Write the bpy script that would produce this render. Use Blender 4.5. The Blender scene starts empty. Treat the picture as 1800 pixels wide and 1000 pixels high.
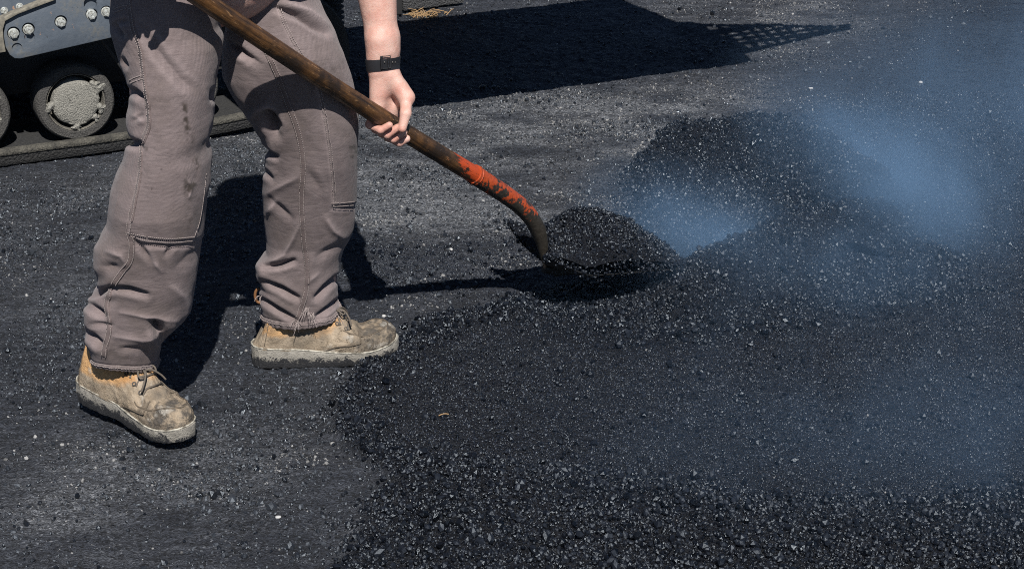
import bpy, bmesh, math, random
import numpy as np
from mathutils import Vector, Matrix
from mathutils.bvhtree import BVHTree

random.seed(7)
rng = np.random.default_rng(11)
R = math.radians
SC = bpy.context.scene
COL = SC.collection

# ------------------------------------------------------------------ camera, sky, sun, exposure
CAM_H, PITCH, FPX = 1.65, R(22.5), 3139.0          # FPX: focal length in photo pixels (1800 wide)
cam_d = bpy.data.cameras.new('camera')
cam = bpy.data.objects.new('camera', cam_d)
COL.objects.link(cam)
cam.location = (0, 0, CAM_H)
cam.rotation_euler = (R(90) - PITCH, 0, 0)
cam_d.sensor_width = 36.0
cam_d.lens = 36.0 * FPX / 1800.0
cam_d.clip_start = 0.05
cam_d.clip_end = 2000
SC.camera = cam

SUN_EL, SUN_AZ = R(48), R(-11)                      # direction the light travels: away from camera, a little left
world = bpy.data.worlds.new('World')
SC.world = world
world.use_nodes = True
wn = world.node_tree
bg = wn.nodes['Background']
sky = wn.nodes.new('ShaderNodeTexSky')
sky.sky_type = 'NISHITA'
sky.sun_disc = False
sky.sun_elevation = SUN_EL
sky.sun_rotation = math.pi + SUN_AZ
sky.altitude = 1800
sky.air_density = 0.75
sky.dust_density = 0.2
sky.ozone_density = 2.0
wn.links.new(sky.outputs['Color'], bg.inputs['Color'])
bg.inputs['Strength'].default_value = 0.05
sun_d = bpy.data.lights.new('sun', 'SUN')
sun_d.energy = 5.0
sun_d.angle = R(0.5)
sun_d.color = (1.0, 0.975, 0.94)
sun = bpy.data.objects.new('sun', sun_d)
COL.objects.link(sun)
SUN_DIR = Vector((math.sin(SUN_AZ) * math.cos(SUN_EL), math.cos(SUN_AZ) * math.cos(SUN_EL), -math.sin(SUN_EL)))
sun.rotation_euler = SUN_DIR.to_track_quat('-Z', 'Y').to_euler()
sun.location = (2, -6, 8)
SC.view_settings.view_transform = 'Standard'
SC.view_settings.look = 'None'
SC.view_settings.exposure = 0.38
SC.view_settings.gamma = 1.0
SC.view_settings.use_curve_mapping = False
SC.render.engine = 'CYCLES'
SC.cycles.use_denoising = False
SC.cycles.max_bounces = 4
SC.cycles.volume_bounces = 0
SC.cycles.volume_step_rate = 2.5
SC.cycles.pixel_filter_type = 'BLACKMAN_HARRIS'
SC.cycles.filter_width = 1.0
SC.cycles.transparent_max_bounces = 8

# ------------------------------------------------------------------ geometry helpers
FW = np.array([0, math.cos(PITCH), -math.sin(PITCH)])
UP = np.array([0, math.sin(PITCH), math.cos(PITCH)])
RT = np.array([1.0, 0, 0])
CAMP = np.array([0, 0, CAM_H])

def ray(x, y):
    return FW + RT * ((x - 900) / FPX) + UP * ((500 - y) / FPX)
def G(x, y, z=0.0):                                  # photo pixel -> point on the level z
    d = ray(x, y); t = (z - CAM_H) / d[2]
    return CAMP + d * t
def P(x, y, Y):                                      # photo pixel -> point at the distance Y
    d = ray(x, y); return CAMP + d * (Y / d[1])
def proj(p):                                         # points (...,3) -> pixel
    q = np.asarray(p) - CAMP
    w = q @ FW
    return 900 + FPX * (q @ RT) / w, 500 - FPX * (q @ UP) / w
def unit(v):
    v = np.asarray(v, float); return v / np.linalg.norm(v)

def link(o, parent=None, **props):
    COL.objects.link(o)
    if parent is not None:
        o.parent = parent
    for k, v in props.items():
        o[k] = v
    return o
def mesh_obj(name, verts, faces, mat=None, parent=None, smooth=True, **props):
    me = bpy.data.meshes.new(name)
    me.from_pydata([tuple(map(float, v)) for v in verts] if not isinstance(verts, np.ndarray) else verts.tolist(), [],
                   faces if not isinstance(faces, np.ndarray) else faces.tolist())
    me.update()
    if smooth:
        me.polygons.foreach_set('use_smooth', np.ones(len(me.polygons), bool))
    if mat:
        me.materials.append(mat)
    return link(bpy.data.objects.new(name, me), parent, **props)
def empty(name, loc=(0, 0, 0), rz=0.0, parent=None, **props):
    o = bpy.data.objects.new(name, None)
    o.empty_display_size = 0.1
    o.location = loc
    o.rotation_euler = (0, 0, rz)
    return link(o, parent, **props)

class MB:                                            # a small mesh builder
    def __init__(s): s.v = []; s.f = []
    def add(s, v, f):
        n = len(s.v); s.v += [tuple(map(float, p)) for p in v]; s.f += [tuple(i + n for i in q) for q in f]
    def box(s, c, h, M=None):
        v = [np.array([sx * h[0], sy * h[1], sz * h[2]]) for sz in (-1, 1) for sy in (-1, 1) for sx in (-1, 1)]
        if M is not None: v = [np.asarray(M) @ p for p in v]
        s.add([p + np.asarray(c) for p in v], [(0, 2, 3, 1), (4, 5, 7, 6), (0, 1, 5, 4), (2, 6, 7, 3), (0, 4, 6, 2), (1, 3, 7, 5)])
    def tube(s, pts, rad, n=12, cap=True, flat=None):
        pts = np.asarray(pts, float); m = len(pts)
        rad = np.broadcast_to(np.asarray(rad, float), (m,))
        tan = np.gradient(pts, axis=0); tan /= np.linalg.norm(tan, axis=1)[:, None] + 1e-12
        ref = np.array([0, 0, 1.0]) if abs(tan[0][2]) < 0.9 else np.array([1.0, 0, 0])
        u = unit(np.cross(ref, tan[0])); vs = []
        for i in range(m):
            u = unit(u - tan[i] * (u @ tan[i])); w = np.cross(tan[i], u)
            for k in range(n):
                a = 2 * math.pi * k / n
                vs.append(pts[i] + rad[i] * (math.cos(a) * u + math.sin(a) * w))
        fs = [(i * n + k, i * n + (k + 1) % n, (i + 1) * n + (k + 1) % n, (i + 1) * n + k) for i in range(m - 1) for k in range(n)]
        if cap:
            fs += [tuple(range(n))[::-1], tuple(range((m - 1) * n, m * n))]
        s.add(vs, fs)
    def lathe(s, prof, axis_o, axis, n=40, cap=False):      # profile of (radius, along)
        a = unit(axis); ref = np.array([0, 0, 1.0]) if abs(a[2]) < 0.9 else np.array([1.0, 0, 0])
        u = unit(np.cross(ref, a)); w = np.cross(a, u); vs = []
        for r_, h in prof:
            for k in range(n):
                t = 2 * math.pi * k / n
                vs.append(np.asarray(axis_o) + a * h + r_ * (math.cos(t) * u + math.sin(t) * w))
        fs = [(i * n + k, i * n + (k + 1) % n, (i + 1) * n + (k + 1) % n, (i + 1) * n + k) for i in range(len(prof) - 1) for k in range(n)]
        if cap:
            fs += [tuple(range(n))[::-1], tuple(range((len(prof) - 1) * n, len(prof) * n))]
        s.add(vs, fs)
    def prism(s, poly, z0, z1, fn):                   # polygon (list of 2D) extruded; fn maps (a,b,c) to 3D
        n = len(poly)
        v = [fn(a, b, z0) for a, b in poly] + [fn(a, b, z1) for a, b in poly]
        s.add(v, [tuple(range(n))[::-1], tuple(range(n, 2 * n))] + [(i, (i + 1) % n, n + (i + 1) % n, n + i) for i in range(n)])
    def build(s, name, mat, parent=None, smooth=True, auto=None, bevel=None, **props):
        o = mesh_obj(name, s.v, s.f, mat, parent, smooth, **props)
        bm = bmesh.new(); bm.from_mesh(o.data); bmesh.ops.recalc_face_normals(bm, faces=bm.faces)
        if bevel:
            bmesh.ops.bevel(bm, geom=[e for e in bm.edges if len(e.link_faces) == 2 and e.calc_face_angle() > 0.6], offset=bevel, segments=2, affect='EDGES', profile=0.5)
        bm.to_mesh(o.data); bm.free()
        if smooth:
            o.data.polygons.foreach_set('use_smooth', np.ones(len(o.data.polygons), bool))
            o.data.set_sharp_from_angle(angle=R(auto or 40))
        return o

def spline(pts, n):                                   # Catmull-Rom through points
    pts = np.asarray(pts, float)
    d = np.r_[0, np.cumsum(np.linalg.norm(np.diff(pts, axis=0), axis=1) ** 0.5)]
    t = np.linspace(0, d[-1], n); out = np.zeros((n, pts.shape[1]))
    m = np.gradient(pts, d, axis=0)
    i = np.clip(np.searchsorted(d, t, side='right') - 1, 0, len(pts) - 2)
    h = (d[i + 1] - d[i])[:, None]; u = ((t - d[i]) / h[:, 0])[:, None]
    out = (2 * u**3 - 3 * u**2 + 1) * pts[i] + (u**3 - 2 * u**2 + u) * h * m[i] + (-2 * u**3 + 3 * u**2) * pts[i + 1] + (u**3 - u**2) * h * m[i + 1]
    return out
def smoothstep(a, b, x):
    t = np.clip((x - a) / (b - a), 0, 1); return t * t * (3 - 2 * t)
def _hash(ix, iy, iz, seed):
    h = (ix.astype(np.int64) * 374761393 + iy.astype(np.int64) * 668265263 + iz.astype(np.int64) * 2147483647 + seed * 974634571) & 0xffffffff
    h = ((h ^ (h >> 13)) * 1274126177) & 0xffffffff
    h = ((h ^ (h >> 16)) * 2246822519) & 0xffffffff
    return ((h ^ (h >> 15)) & 0xffffff) / float(0xffffff) * 2 - 1
def vnoise(x, y, seed=0):
    ix, iy = np.floor(x), np.floor(y); fx, fy = x - ix, y - iy
    fx = fx * fx * fx * (fx * (fx * 6 - 15) + 10); fy = fy * fy * fy * (fy * (fy * 6 - 15) + 10)
    z = np.zeros_like(ix)
    a = _hash(ix, iy, z, seed); b = _hash(ix + 1, iy, z, seed); c = _hash(ix, iy + 1, z, seed); d = _hash(ix + 1, iy + 1, z, seed)
    return (a * (1 - fx) + b * fx) * (1 - fy) + (c * (1 - fx) + d * fx) * fy
def fbm(x, y, oct=4, seed=0, gain=0.5):
    s = 0; a = 1; t = 0
    for o in range(oct):
        s = s + a * vnoise(x * 2**o + 17.3 * o, y * 2**o - 9.1 * o, seed + o); t += a; a *= gain
    return s / t
def dist_poly(px, py, poly, closed=False):            # distance to a polyline
    best = np.full(np.shape(px), 1e9); poly = np.asarray(poly, float)
    idx = range(len(poly) if closed else len(poly) - 1)
    for i in idx:
        a = poly[i]; b = poly[(i + 1) % len(poly)]; d = b - a
        t = np.clip(((px - a[0]) * d[0] + (py - a[1]) * d[1]) / (d @ d + 1e-12), 0, 1)
        best = np.minimum(best, np.hypot(px - a[0] - t * d[0], py - a[1] - t * d[1]))
    return best
def inside(px, py, poly):
    r = np.zeros(np.shape(px), bool); n = len(poly)
    for i in range(n):
        x0, y0 = poly[i]; x1, y1 = poly[(i + 1) % n]
        c = ((y0 > py) != (y1 > py)) & (px < (x1 - x0) * (py - y0) / (y1 - y0 + 1e-12) + x0)
        r ^= c
    return r

# ------------------------------------------------------------------ material helpers
class MT:
    def __init__(s, name):
        s.m = bpy.data.materials.new(name); s.m.use_nodes = True
        s.t = s.m.node_tree; s.b = s.t.nodes['Principled BSDF']; s.out = s.t.nodes['Material Output']
        s._tc = None
    def n(s, typ, **kw):
        nd = s.t.nodes.new('ShaderNode' + typ)
        for k, v in kw.items(): setattr(nd, k, v)
        return nd
    def put(s, nd, key, val):
        sk = nd.inputs[key]
        if hasattr(val, 'is_output') and val.is_output: s.t.links.new(val, sk)
        elif isinstance(val, tuple) and len(val) == 3 and sk.type == 'RGBA': sk.default_value = (*val, 1)
        else: sk.default_value = val
        return s
    def set(s, **kw):
        for k, v in kw.items(): s.put(s.b, k.replace('_', ' '), v)
        return s
    def co(s, kind='Object'):
        if s._tc is None: s._tc = s.n('TexCoord')
        return s._tc.outputs[kind]
    def noise(s, scale, detail=4, rough=0.55, vec=None, stretch=None, dist=0.0):
        nd = s.n('TexNoise'); v = vec if vec is not None else s.co()
        if stretch is not None:
            mp = s.n('Mapping'); s.put(mp, 'Vector', v); mp.inputs['Scale'].default_value = stretch; v = mp.outputs[0]
        s.put(nd, 'Vector', v); s.put(nd, 'Scale', scale); s.put(nd, 'Detail', detail); s.put(nd, 'Roughness', rough); s.put(nd, 'Distortion', dist)
        return nd.outputs['Fac']
    def voro(s, scale, feature='F1', out='Distance', vec=None):
        nd = s.n('TexVoronoi', feature=feature); s.put(nd, 'Vector', vec if vec is not None else s.co()); s.put(nd, 'Scale', scale)
        return nd.outputs[out]
    def ramp(s, fac, stops, interp='LINEAR'):
        nd = s.n('ValToRGB'); cr = nd.color_ramp; cr.interpolation = interp
        while len(cr.elements) < len(stops): cr.elements.new(0.5)
        for e, (p, c) in zip(cr.elements, stops):
            e.position = p; e.color = (c, c, c, 1) if not isinstance(c, tuple) else (*c, 1)
        s.put(nd, 'Fac', fac); return nd.outputs['Color']
    def mix(s, fac, a, b, blend='MIX'):
        nd = s.n('Mix', data_type='RGBA', blend_type=blend)
        for k, v in ((0, fac), (6, a), (7, b)):
            sk = nd.inputs[k]
            if hasattr(v, 'is_output'): s.t.links.new(v, sk)
            elif isinstance(v, tuple): sk.default_value = (*v, 1)
            else: sk.default_value = v if sk.type != 'RGBA' else (v, v, v, 1)
        return nd.outputs[2]
    def math(s, op, a, b=0.0, clamp=False):
        nd = s.n('Math', operation=op, use_clamp=clamp); s.put(nd, 0, a); s.put(nd, 1, b); return nd.outputs[0]
    def attr(s, name, out='Fac'):
        nd = s.n('Attribute', attribute_name=name); return nd.outputs[out]
    def sep(s, v):
        nd = s.n('SeparateXYZ'); s.put(nd, 0, v); return nd.outputs
    def bump(s, h, strength=0.5, dist=0.002, normal=None):
        nd = s.n('Bump'); s.put(nd, 'Height', h); s.put(nd, 'Strength', strength); s.put(nd, 'Distance', dist)
        if normal is not None: s.put(nd, 'Normal', normal)
        return nd.outputs[0]

def lin(r, g, b):
    return tuple(((c / 255) / 12.92 if c / 255 <= 0.04045 else ((c / 255 + 0.055) / 1.055) ** 2.4) for c in (r, g, b))

#MATERIALS
# ---- ground
m = MT('asphalt_ground')
fresh, dust, fine = m.attr('fresh'), m.attr('dust'), m.attr('fine')
big = m.noise(2.3, 5, 0.6)
mid = m.noise(14, 6, 0.65)
grit = m.noise(420, 3, 0.7)
old = m.mix(m.ramp(mid, [(0.32, 0.0), (0.72, 1.0)]), (0.0125, 0.0142, 0.0188), (0.035, 0.0385, 0.047))
strk = m.noise(5, 6, 0.68, stretch=(1.2, 6, 1))
old = m.mix(m.ramp(big, [(0.35, 0.55), (0.6, 0.0)]), old, (0.009, 0.0100, 0.0135))
old = m.mix(m.math('MULTIPLY', m.ramp(strk, [(0.48, 0.0), (0.68, 1.0)]), 0.55), old, (0.085, 0.088, 0.096))
old = m.mix(m.math('MULTIPLY', dust, m.ramp(strk, [(0.36, 0.25), (0.60, 1.0)])), old, (0.150, 0.149, 0.148))
flk = m.voro(230, 'F1', 'Color')
fl = m.math('GREATER_THAN', m.sep(flk)[0], 0.90)
pale = m.math('MULTIPLY', fl, m.math('ADD', m.math('MULTIPLY', dust, 0.75), m.ramp(m.noise(7, 4), [(0.5, 0.02), (0.72, 0.40)])), True)
old = m.mix(pale, old, (0.30, 0.295, 0.285))
old = m.mix(m.math('MULTIPLY', m.ramp(grit, [(0.35, 1.0), (0.5, 0.0)]), 0.6), old, (0.006, 0.0062, 0.0075))
frc = m.mix(m.ramp(grit, [(0.4, 0.0), (0.75, 1.0)]), (0.0042, 0.005, 0.0076), (0.024, 0.0285, 0.043))
cell = m.math('ADD', m.math('MULTIPLY', m.sep(m.voro(135, 'F1', 'Color'))[1], 0.85), m.math('MULTIPLY', m.sep(m.voro(300, 'F1', 'Color'))[2], 0.75))
old = m.mix(1.0, old, m.ramp(m.math('MULTIPLY', cell, 0.62), [(0.12, 0.16), (0.5, 0.75), (0.92, 1.0)]), 'MULTIPLY')
old = m.mix(1.0, old, (1.72, 1.80, 1.95), 'MULTIPLY')
frc = m.mix(1.0, frc, m.ramp(m.sep(m.voro(260, 'F1', 'Color'))[1], [(0.0, 0.35), (1.0, 1.0)]), 'MULTIPLY')
colr = m.mix(fresh, old, frc)
m.set(Base_Color=colr, Roughness=m.mix(fresh, m.ramp(grit, [(0.3, 0.85), (0.7, 0.6)]), m.ramp(grit, [(0.3, 0.55), (0.7, 0.34)])))
h1 = m.math('ADD', m.math('MULTIPLY', m.math('ADD', m.voro(190), m.math('MULTIPLY', m.voro(95), 0.9)), -0.9), m.math('ADD', grit, m.math('MULTIPLY', m.noise(70, 5, 0.7), 0.9)))
m.put(m.b, 'Normal', m.bump(h1, 1.0, 0.008))
MAT_GROUND = m.m
# ---- bitumen coated stones
def stone_mat(name, c0, c1, r0, r1, spec=0.5):
    m = MT(name)
    oi = m.n('ObjectInfo').outputs['Random']
    nz = m.noise(300, 3, 0.7)
    c = m.mix(m.math('MULTIPLY', oi, m.ramp(nz, [(0.3, 0.2), (0.75, 1.0)])), c0, c1)
    m.set(Base_Color=c, Roughness=m.ramp(oi, [(0.0, r0), (1.0, r1)]))
    m.b.inputs['Specular IOR Level'].default_value = spec
    m.b.inputs['Specular Tint'].default_value = (0.84, 0.92, 1.0, 1)
    m.put(m.b, 'Normal', m.bump(nz, 0.35, 0.0012))
    return m.m
MAT_STONE = stone_mat('bitumen_stone', (0.0016, 0.0019, 0.0028), (0.016, 0.0195, 0.029), 0.20, 0.46, 0.56)
MAT_FINES = stone_mat('bitumen_fines', (0.0022, 0.0028, 0.0046), (0.019, 0.024, 0.039), 0.20, 0.46, 0.66)
MAT_OLDST = stone_mat('worn_stone', (0.004, 0.0045, 0.006), (0.060, 0.066, 0.078), 0.22, 0.6, 0.8)
MAT_PALE = stone_mat('pale_grit', (0.09, 0.088, 0.085), (0.46, 0.45, 0.435), 0.6, 0.9, 0.3)
# ---- cloth
def cloth_mat(name, base, worn, dirt):
    m = MT(name)
    co = m.co()
    w1 = m.n('TexWave', wave_type='BANDS', bands_direction='Z'); m.put(w1, 'Vector', co); m.put(w1, 'Scale', 190); m.put(w1, 'Distortion', 1.2); m.put(w1, 'Detail', 2)
    w2 = m.n('TexWave', wave_type='BANDS', bands_direction='X'); m.put(w2, 'Vector', co); m.put(w2, 'Scale', 150); m.put(w2, 'Distortion', 1.5); m.put(w2, 'Detail', 2)
    thr = m.noise(900, 2, 0.6)
    slub = m.noise(60, 5, 0.7, stretch=(1, 1, 9))
    blot = m.noise(9, 6, 0.62)
    c = m.mix(m.ramp(slub, [(0.3, 0.0), (0.75, 1.0)]), base, worn)
    c = m.mix(m.math('MULTIPLY', m.ramp(m.noise(3.2, 5, 0.6), [(0.42, 0.0), (0.68, 1.0)]), 0.40), c, tuple(x * 1.22 for x in worn))
    c = m.mix(m.math('MULTIPLY', m.ramp(blot, [(0.48, 0.0), (0.72, 1.0)]), 0.55), c, dirt)
    wear = m.attr('wear'); c = m.mix(m.math('MULTIPLY', wear, 0.7), c, tuple(min(1, x * 1.75) for x in worn))
    grime = m.attr('grime'); c = m.mix(grime, c, tuple(x * 0.42 for x in dirt))
    sp = m.math('MULTIPLY', m.ramp(m.voro(55), [(0.06, 1.0), (0.14, 0.0)]), m.ramp(m.noise(11, 3), [(0.58, 0.0), (0.66, 0.9)]))
    c = m.mix(sp, c, tuple(x * 0.3 for x in dirt))
    c = m.mix(m.math('MULTIPLY', m.ramp(thr, [(0.35, 1.0), (0.55, 0.0)]), 0.35), c, tuple(x * 0.55 for x in base))
    m.set(Base_Color=c, Roughness=0.92)
    m.b.inputs['Specular IOR Level'].default_value = 0.15
    m.b.inputs['Sheen Weight'].default_value = 0.12
    m.b.inputs['Sheen Roughness'].default_value = 0.5
    hh = m.math('ADD', m.math('MULTIPLY', w1.outputs['Fac'], 0.5), m.math('ADD', m.math('MULTIPLY', w2.outputs['Fac'], 0.4), thr))
    b1 = m.bump(hh, 0.5, 0.0010)
    wr = m.noise(22, 4, 0.6, stretch=(1, 1, 1.9), dist=0.6)
    b2 = m.bump(wr, 0.18, 0.008, b1)
    rg = m.math('ABSOLUTE', m.math('SUBTRACT', m.noise(10, 3, 0.5, stretch=(1, 1, 1.5), dist=0.9), 0.5))
    b3 = m.bump(m.ramp(rg, [(0.0, 0.0), (0.06, 0.75), (0.25, 1.0)]), 0.10, 0.005, b2)
    m.put(m.b, 'Normal', b3)
    return m.m
MAT_CLOTH = cloth_mat('canvas_trousers', (0.142, 0.110, 0.106), (0.225, 0.180, 0.174), (0.112, 0.087, 0.072))
MAT_SEAM = cloth_mat('canvas_seam', (0.108, 0.080, 0.075), (0.165, 0.128, 0.122), (0.105, 0.08, 0.068))
m = MT('stitch_thread'); m.set(Base_Color=(0.30, 0.25, 0.232), Roughness=0.85); MAT_THREAD = m.m
m = MT('shirt_cloth'); m.set(Base_Color=m.mix(m.noise(30), (0.03, 0.04, 0.07), (0.06, 0.07, 0.10)), Roughness=0.9); MAT_SHIRT = m.m
# ---- skin
m = MT('skin')
sk = m.mix(m.ramp(m.noise(38, 4, 0.6), [(0.35, 0.0), (0.7, 1.0)]), (0.60, 0.385, 0.315), (0.52, 0.275, 0.215))
sk = m.mix(m.math('MULTIPLY', m.attr('flush_shade'), 0.85), sk, (0.50, 0.235, 0.18))
sk = m.mix(m.math('MULTIPLY', m.ramp(m.voro(260), [(0.05, 1.0), (0.2, 0.0)]), m.ramp(m.noise(60), [(0.5, 0.0), (0.7, 0.25)])), sk, (0.32, 0.15, 0.10))
m.set(Base_Color=sk, Roughness=m.ramp(m.noise(180), [(0.3, 0.42), (0.7, 0.58)]))
m.b.inputs['Subsurface Weight'].default_value = 0.12
m.b.inputs['Subsurface Radius'].default_value = (0.012, 0.005, 0.003)
m.b.inputs['Subsurface Scale'].default_value = 0.5
m.put(m.b, 'Normal', m.bump(m.math('ADD', m.noise(520, 3, 0.7), m.math('MULTIPLY', m.noise(90, 4), 1.6)), 0.40, 0.0018))
MAT_SKIN = m.m
m = MT('hair'); m.set(Base_Color=(0.05, 0.03, 0.02), Roughness=0.6); MAT_HAIR = m.m
m = MT('black_strap'); m.set(Base_Color=m.mix(m.noise(200), (0.012, 0.013, 0.015), (0.022, 0.022, 0.026)), Roughness=0.55); MAT_STRAP = m.m
m = MT('buckle_steel'); m.set(Base_Color=(0.55, 0.56, 0.58), Metallic=1.0, Roughness=0.28); MAT_BUCKLE = m.m
# ---- boots
def leather(name, seed):
    m = MT(name)
    mp = m.n('Mapping'); m.put(mp, 'Vector', m.co()); mp.inputs['Location'].default_value = (seed, seed * 2, 0); co = mp.outputs[0]
    n1 = m.noise(16, 6, 0.62, co); n2 = m.noise(60, 5, 0.65, co); n3 = m.noise(7, 4, 0.6, co); n4 = m.noise(300, 3, 0.7, co)
    z = m.sep(m.co())[2]; x = m.sep(m.co())[0]
    tan = m.mix(m.ramp(n1, [(0.3, 0.0), (0.7, 1.0)]), (0.33, 0.165, 0.062), (0.58, 0.35, 0.165))
    dusty = m.mix(m.ramp(n2, [(0.28, 0.0), (0.75, 1.0)]), (0.205, 0.155, 0.104), (0.43, 0.345, 0.25))
    up = m.math('ADD', m.ramp(z, [(0.060, 0.0), (0.100, 1.0)]), m.math('MULTIPLY', m.math('SUBTRACT', n1, 0.5), 1.6))
    up = m.math('SUBTRACT', up, m.math('MULTIPLY', m.ramp(x, [(0.16, 0.0), (0.24, 1.0)]), 0.9))
    c = m.mix(m.ramp(up, [(0.35, 0.0), (0.75, 1.0)]), dusty, tan)
    c = m.mix(m.math('MULTIPLY', m.ramp(n3, [(0.49, 0.0), (0.63, 1.0)]), 0.75), c, (0.066, 0.058, 0.048))
    c = m.mix(m.math('MULTIPLY', m.ramp(n2, [(0.50, 0.0), (0.66, 1.0)]), m.ramp(x, [(0.17, 0.0), (0.25, 0.85)])), c, (0.035, 0.034, 0.034))
    c = m.mix(m.math('MULTIPLY', m.ramp(m.noise(19, 5, 0.66, co), [(0.44, 0.0), (0.56, 1.0)]), m.ramp(x, [(0.19, 0.0), (0.265, 0.8)])), c, (0.050, 0.046, 0.042))
    c = m.mix(m.math('MULTIPLY', m.ramp(m.noise(24, 5, 0.6, co), [(0.60, 0.0), (0.72, 1.0)]), 0.7), c, (0.46, 0.43, 0.375))
    c = m.mix(m.math('MULTIPLY', m.ramp(n4, [(0.60, 0.0), (0.75, 1.0)]), 0.5), c, (0.09, 0.08, 0.07))
    cr = m.math('ABSOLUTE', m.math('SUBTRACT', m.noise(26, 4, 0.6, co, dist=1.2), 0.5))
    ck = m.math('MULTIPLY', m.ramp(cr, [(0.0, 1.0), (0.016, 0.0)]), m.ramp(m.noise(12, 3, 0.5, co), [(0.50, 0.0), (0.62, 1.0)]))
    c = m.mix(m.math('MULTIPLY', ck, 0.5), c, (0.045, 0.036, 0.027))
    m.set(Base_Color=c, Roughness=0.82); m.b.inputs['Specular IOR Level'].default_value = 0.3
    m.put(m.b, 'Normal', m.bump(m.math('SUBTRACT', m.math('ADD', n4, m.math('MULTIPLY', n2, 2.2)), m.math('MULTIPLY', ck, 1.5)), 0.7, 0.0026))
    return m.m
def sole_mat(name, seed):
    m = MT(name)
    z = m.sep(m.co())[2]
    n1 = m.noise(45 + seed, 6, 0.7); n2 = m.noise(260, 4, 0.7)
    c = m.mix(m.ramp(n1, [(0.3, 0.0), (0.7, 1.0)]), (0.18, 0.165, 0.138), (0.38, 0.35, 0.30))
    tar = m.math('ADD', m.ramp(z, [(0.004, 1.15), (0.036, 0.0)]), m.math('MULTIPLY', m.math('SUBTRACT', n1, 0.5), 2.4))
    tar = m.math('ADD', tar, m.math('MULTIPLY', m.math('SUBTRACT', n2, 0.5), 1.5))
    c = m.mix(m.ramp(tar, [(0.38, 0.0), (0.72, 1.0)]), c, (0.018, 0.018, 0.020))
    m.set(Base_Color=c, Roughness=0.85)
    m.put(m.b, 'Normal', m.bump(m.math('ADD', n2, m.math('MULTIPLY', n1, 1.5)), 0.8, 0.004))
    return m.m
m = MT('boot_welt'); m.set(Base_Color=m.mix(m.ramp(m.noise(80, 5), [(0.4, 0.0), (0.62, 1.0)]), (0.44, 0.41, 0.34), (0.12, 0.105, 0.08)), Roughness=0.8); MAT_WELT = m.m
m = MT('boot_lace'); m.set(Base_Color=m.mix(m.noise(200), (0.05, 0.042, 0.035), (0.16, 0.13, 0.10)), Roughness=0.9); MAT_LACE = m.m
m = MT('eyelet'); m.set(Base_Color=(0.12, 0.11, 0.10), Metallic=0.8, Roughness=0.5); MAT_EYE = m.m
m = MT('boot_stitch'); m.set(Base_Color=m.mix(m.noise(120, 4), (0.05, 0.038, 0.026), (0.16, 0.125, 0.09)), Roughness=0.9); MAT_BSEAM = m.m
m = MT('pull_loop'); m.set(Base_Color=(0.17, 0.075, 0.026), Roughness=0.8); MAT_LOOP = m.m
# ---- shovel (object X runs along the handle)
m = MT('worn_wood')
x = m.sep(m.co())[0]
g1 = m.noise(6, 6, 0.65, stretch=(1.5, 30, 30)); g2 = m.noise(30, 5, 0.7, stretch=(1, 4, 4)); g3 = m.noise(14, 5, 0.6)
c = m.mix(m.ramp(g1, [(0.3, 0.0), (0.7, 1.0)]), (0.020, 0.010, 0.005), (0.20, 0.095, 0.034))
c = m.mix(m.ramp(g3, [(0.38, 0.0), (0.60, 0.92)]), c, (0.014, 0.009, 0.006))
c = m.mix(m.math('MULTIPLY', m.ramp(g2, [(0.60, 0.0), (0.68, 1.0)]), 0.8), c, (0.30, 0.165, 0.075))
pm = m.math('ADD', m.ramp(x, [(0.0, 0.0), (1.0, 1.0)]), 0.0)
near_sock = m.math('ADD', m.math('MULTIPLY', m.attr('paint'), 1.0), m.math('MULTIPLY', m.math('SUBTRACT', g2, 0.5), 1.8))
c = m.mix(m.ramp(near_sock, [(0.40, 0.0), (0.56, 1.0)]), c, (0.42, 0.055, 0.012))
m.set(Base_Color=c, Roughness=m.ramp(g3, [(0.3, 0.28), (0.7, 0.58)]))
m.put(m.b, 'Normal', m.bump(m.math('ADD', g1, g2), 0.6, 0.0022)); MAT_WOOD = m.m
m = MT('painted_steel')
n1 = m.noise(26, 6, 0.7); n2 = m.noise(110, 4, 0.7)
c = m.mix(m.ramp(m.math('ADD', m.math('MULTIPLY', m.math('ADD', m.math('MULTIPLY', n1, 0.7), m.math('MULTIPLY', n2, 0.3)), 1.0), m.math('MULTIPLY', m.attr('paint'), 0.36)), [(0.668, 0.0), (0.705, 1.0)]), m.mix(n2, (0.007, 0.0065, 0.006), (0.050, 0.042, 0.032)), m.mix(n2, (0.16, 0.018, 0.005), (0.52, 0.085, 0.02)))
m.set(Base_Color=c, Roughness=m.ramp(n2, [(0.3, 0.35), (0.7, 0.6)])); m.put(m.b, 'Normal', m.bump(m.math('ADD', n1, n2), 0.5, 0.002)); MAT_SOCK = m.m
m = MT('tarred_steel'); n1 = m.noise(40, 5, 0.7)
m.set(Base_Color=m.mix(n1, (0.004, 0.004, 0.0045), (0.014, 0.013, 0.012)), Roughness=m.ramp(n1, [(0.3, 0.6), (0.7, 0.85)])); m.put(m.b, 'Normal', m.bump(n1, 0.6, 0.003)); MAT_BLADE = m.m
m = MT('bare_steel'); m.set(Base_Color=(0.42, 0.33, 0.26), Metallic=0.9, Roughness=0.35); MAT_STEEL = m.m
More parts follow.
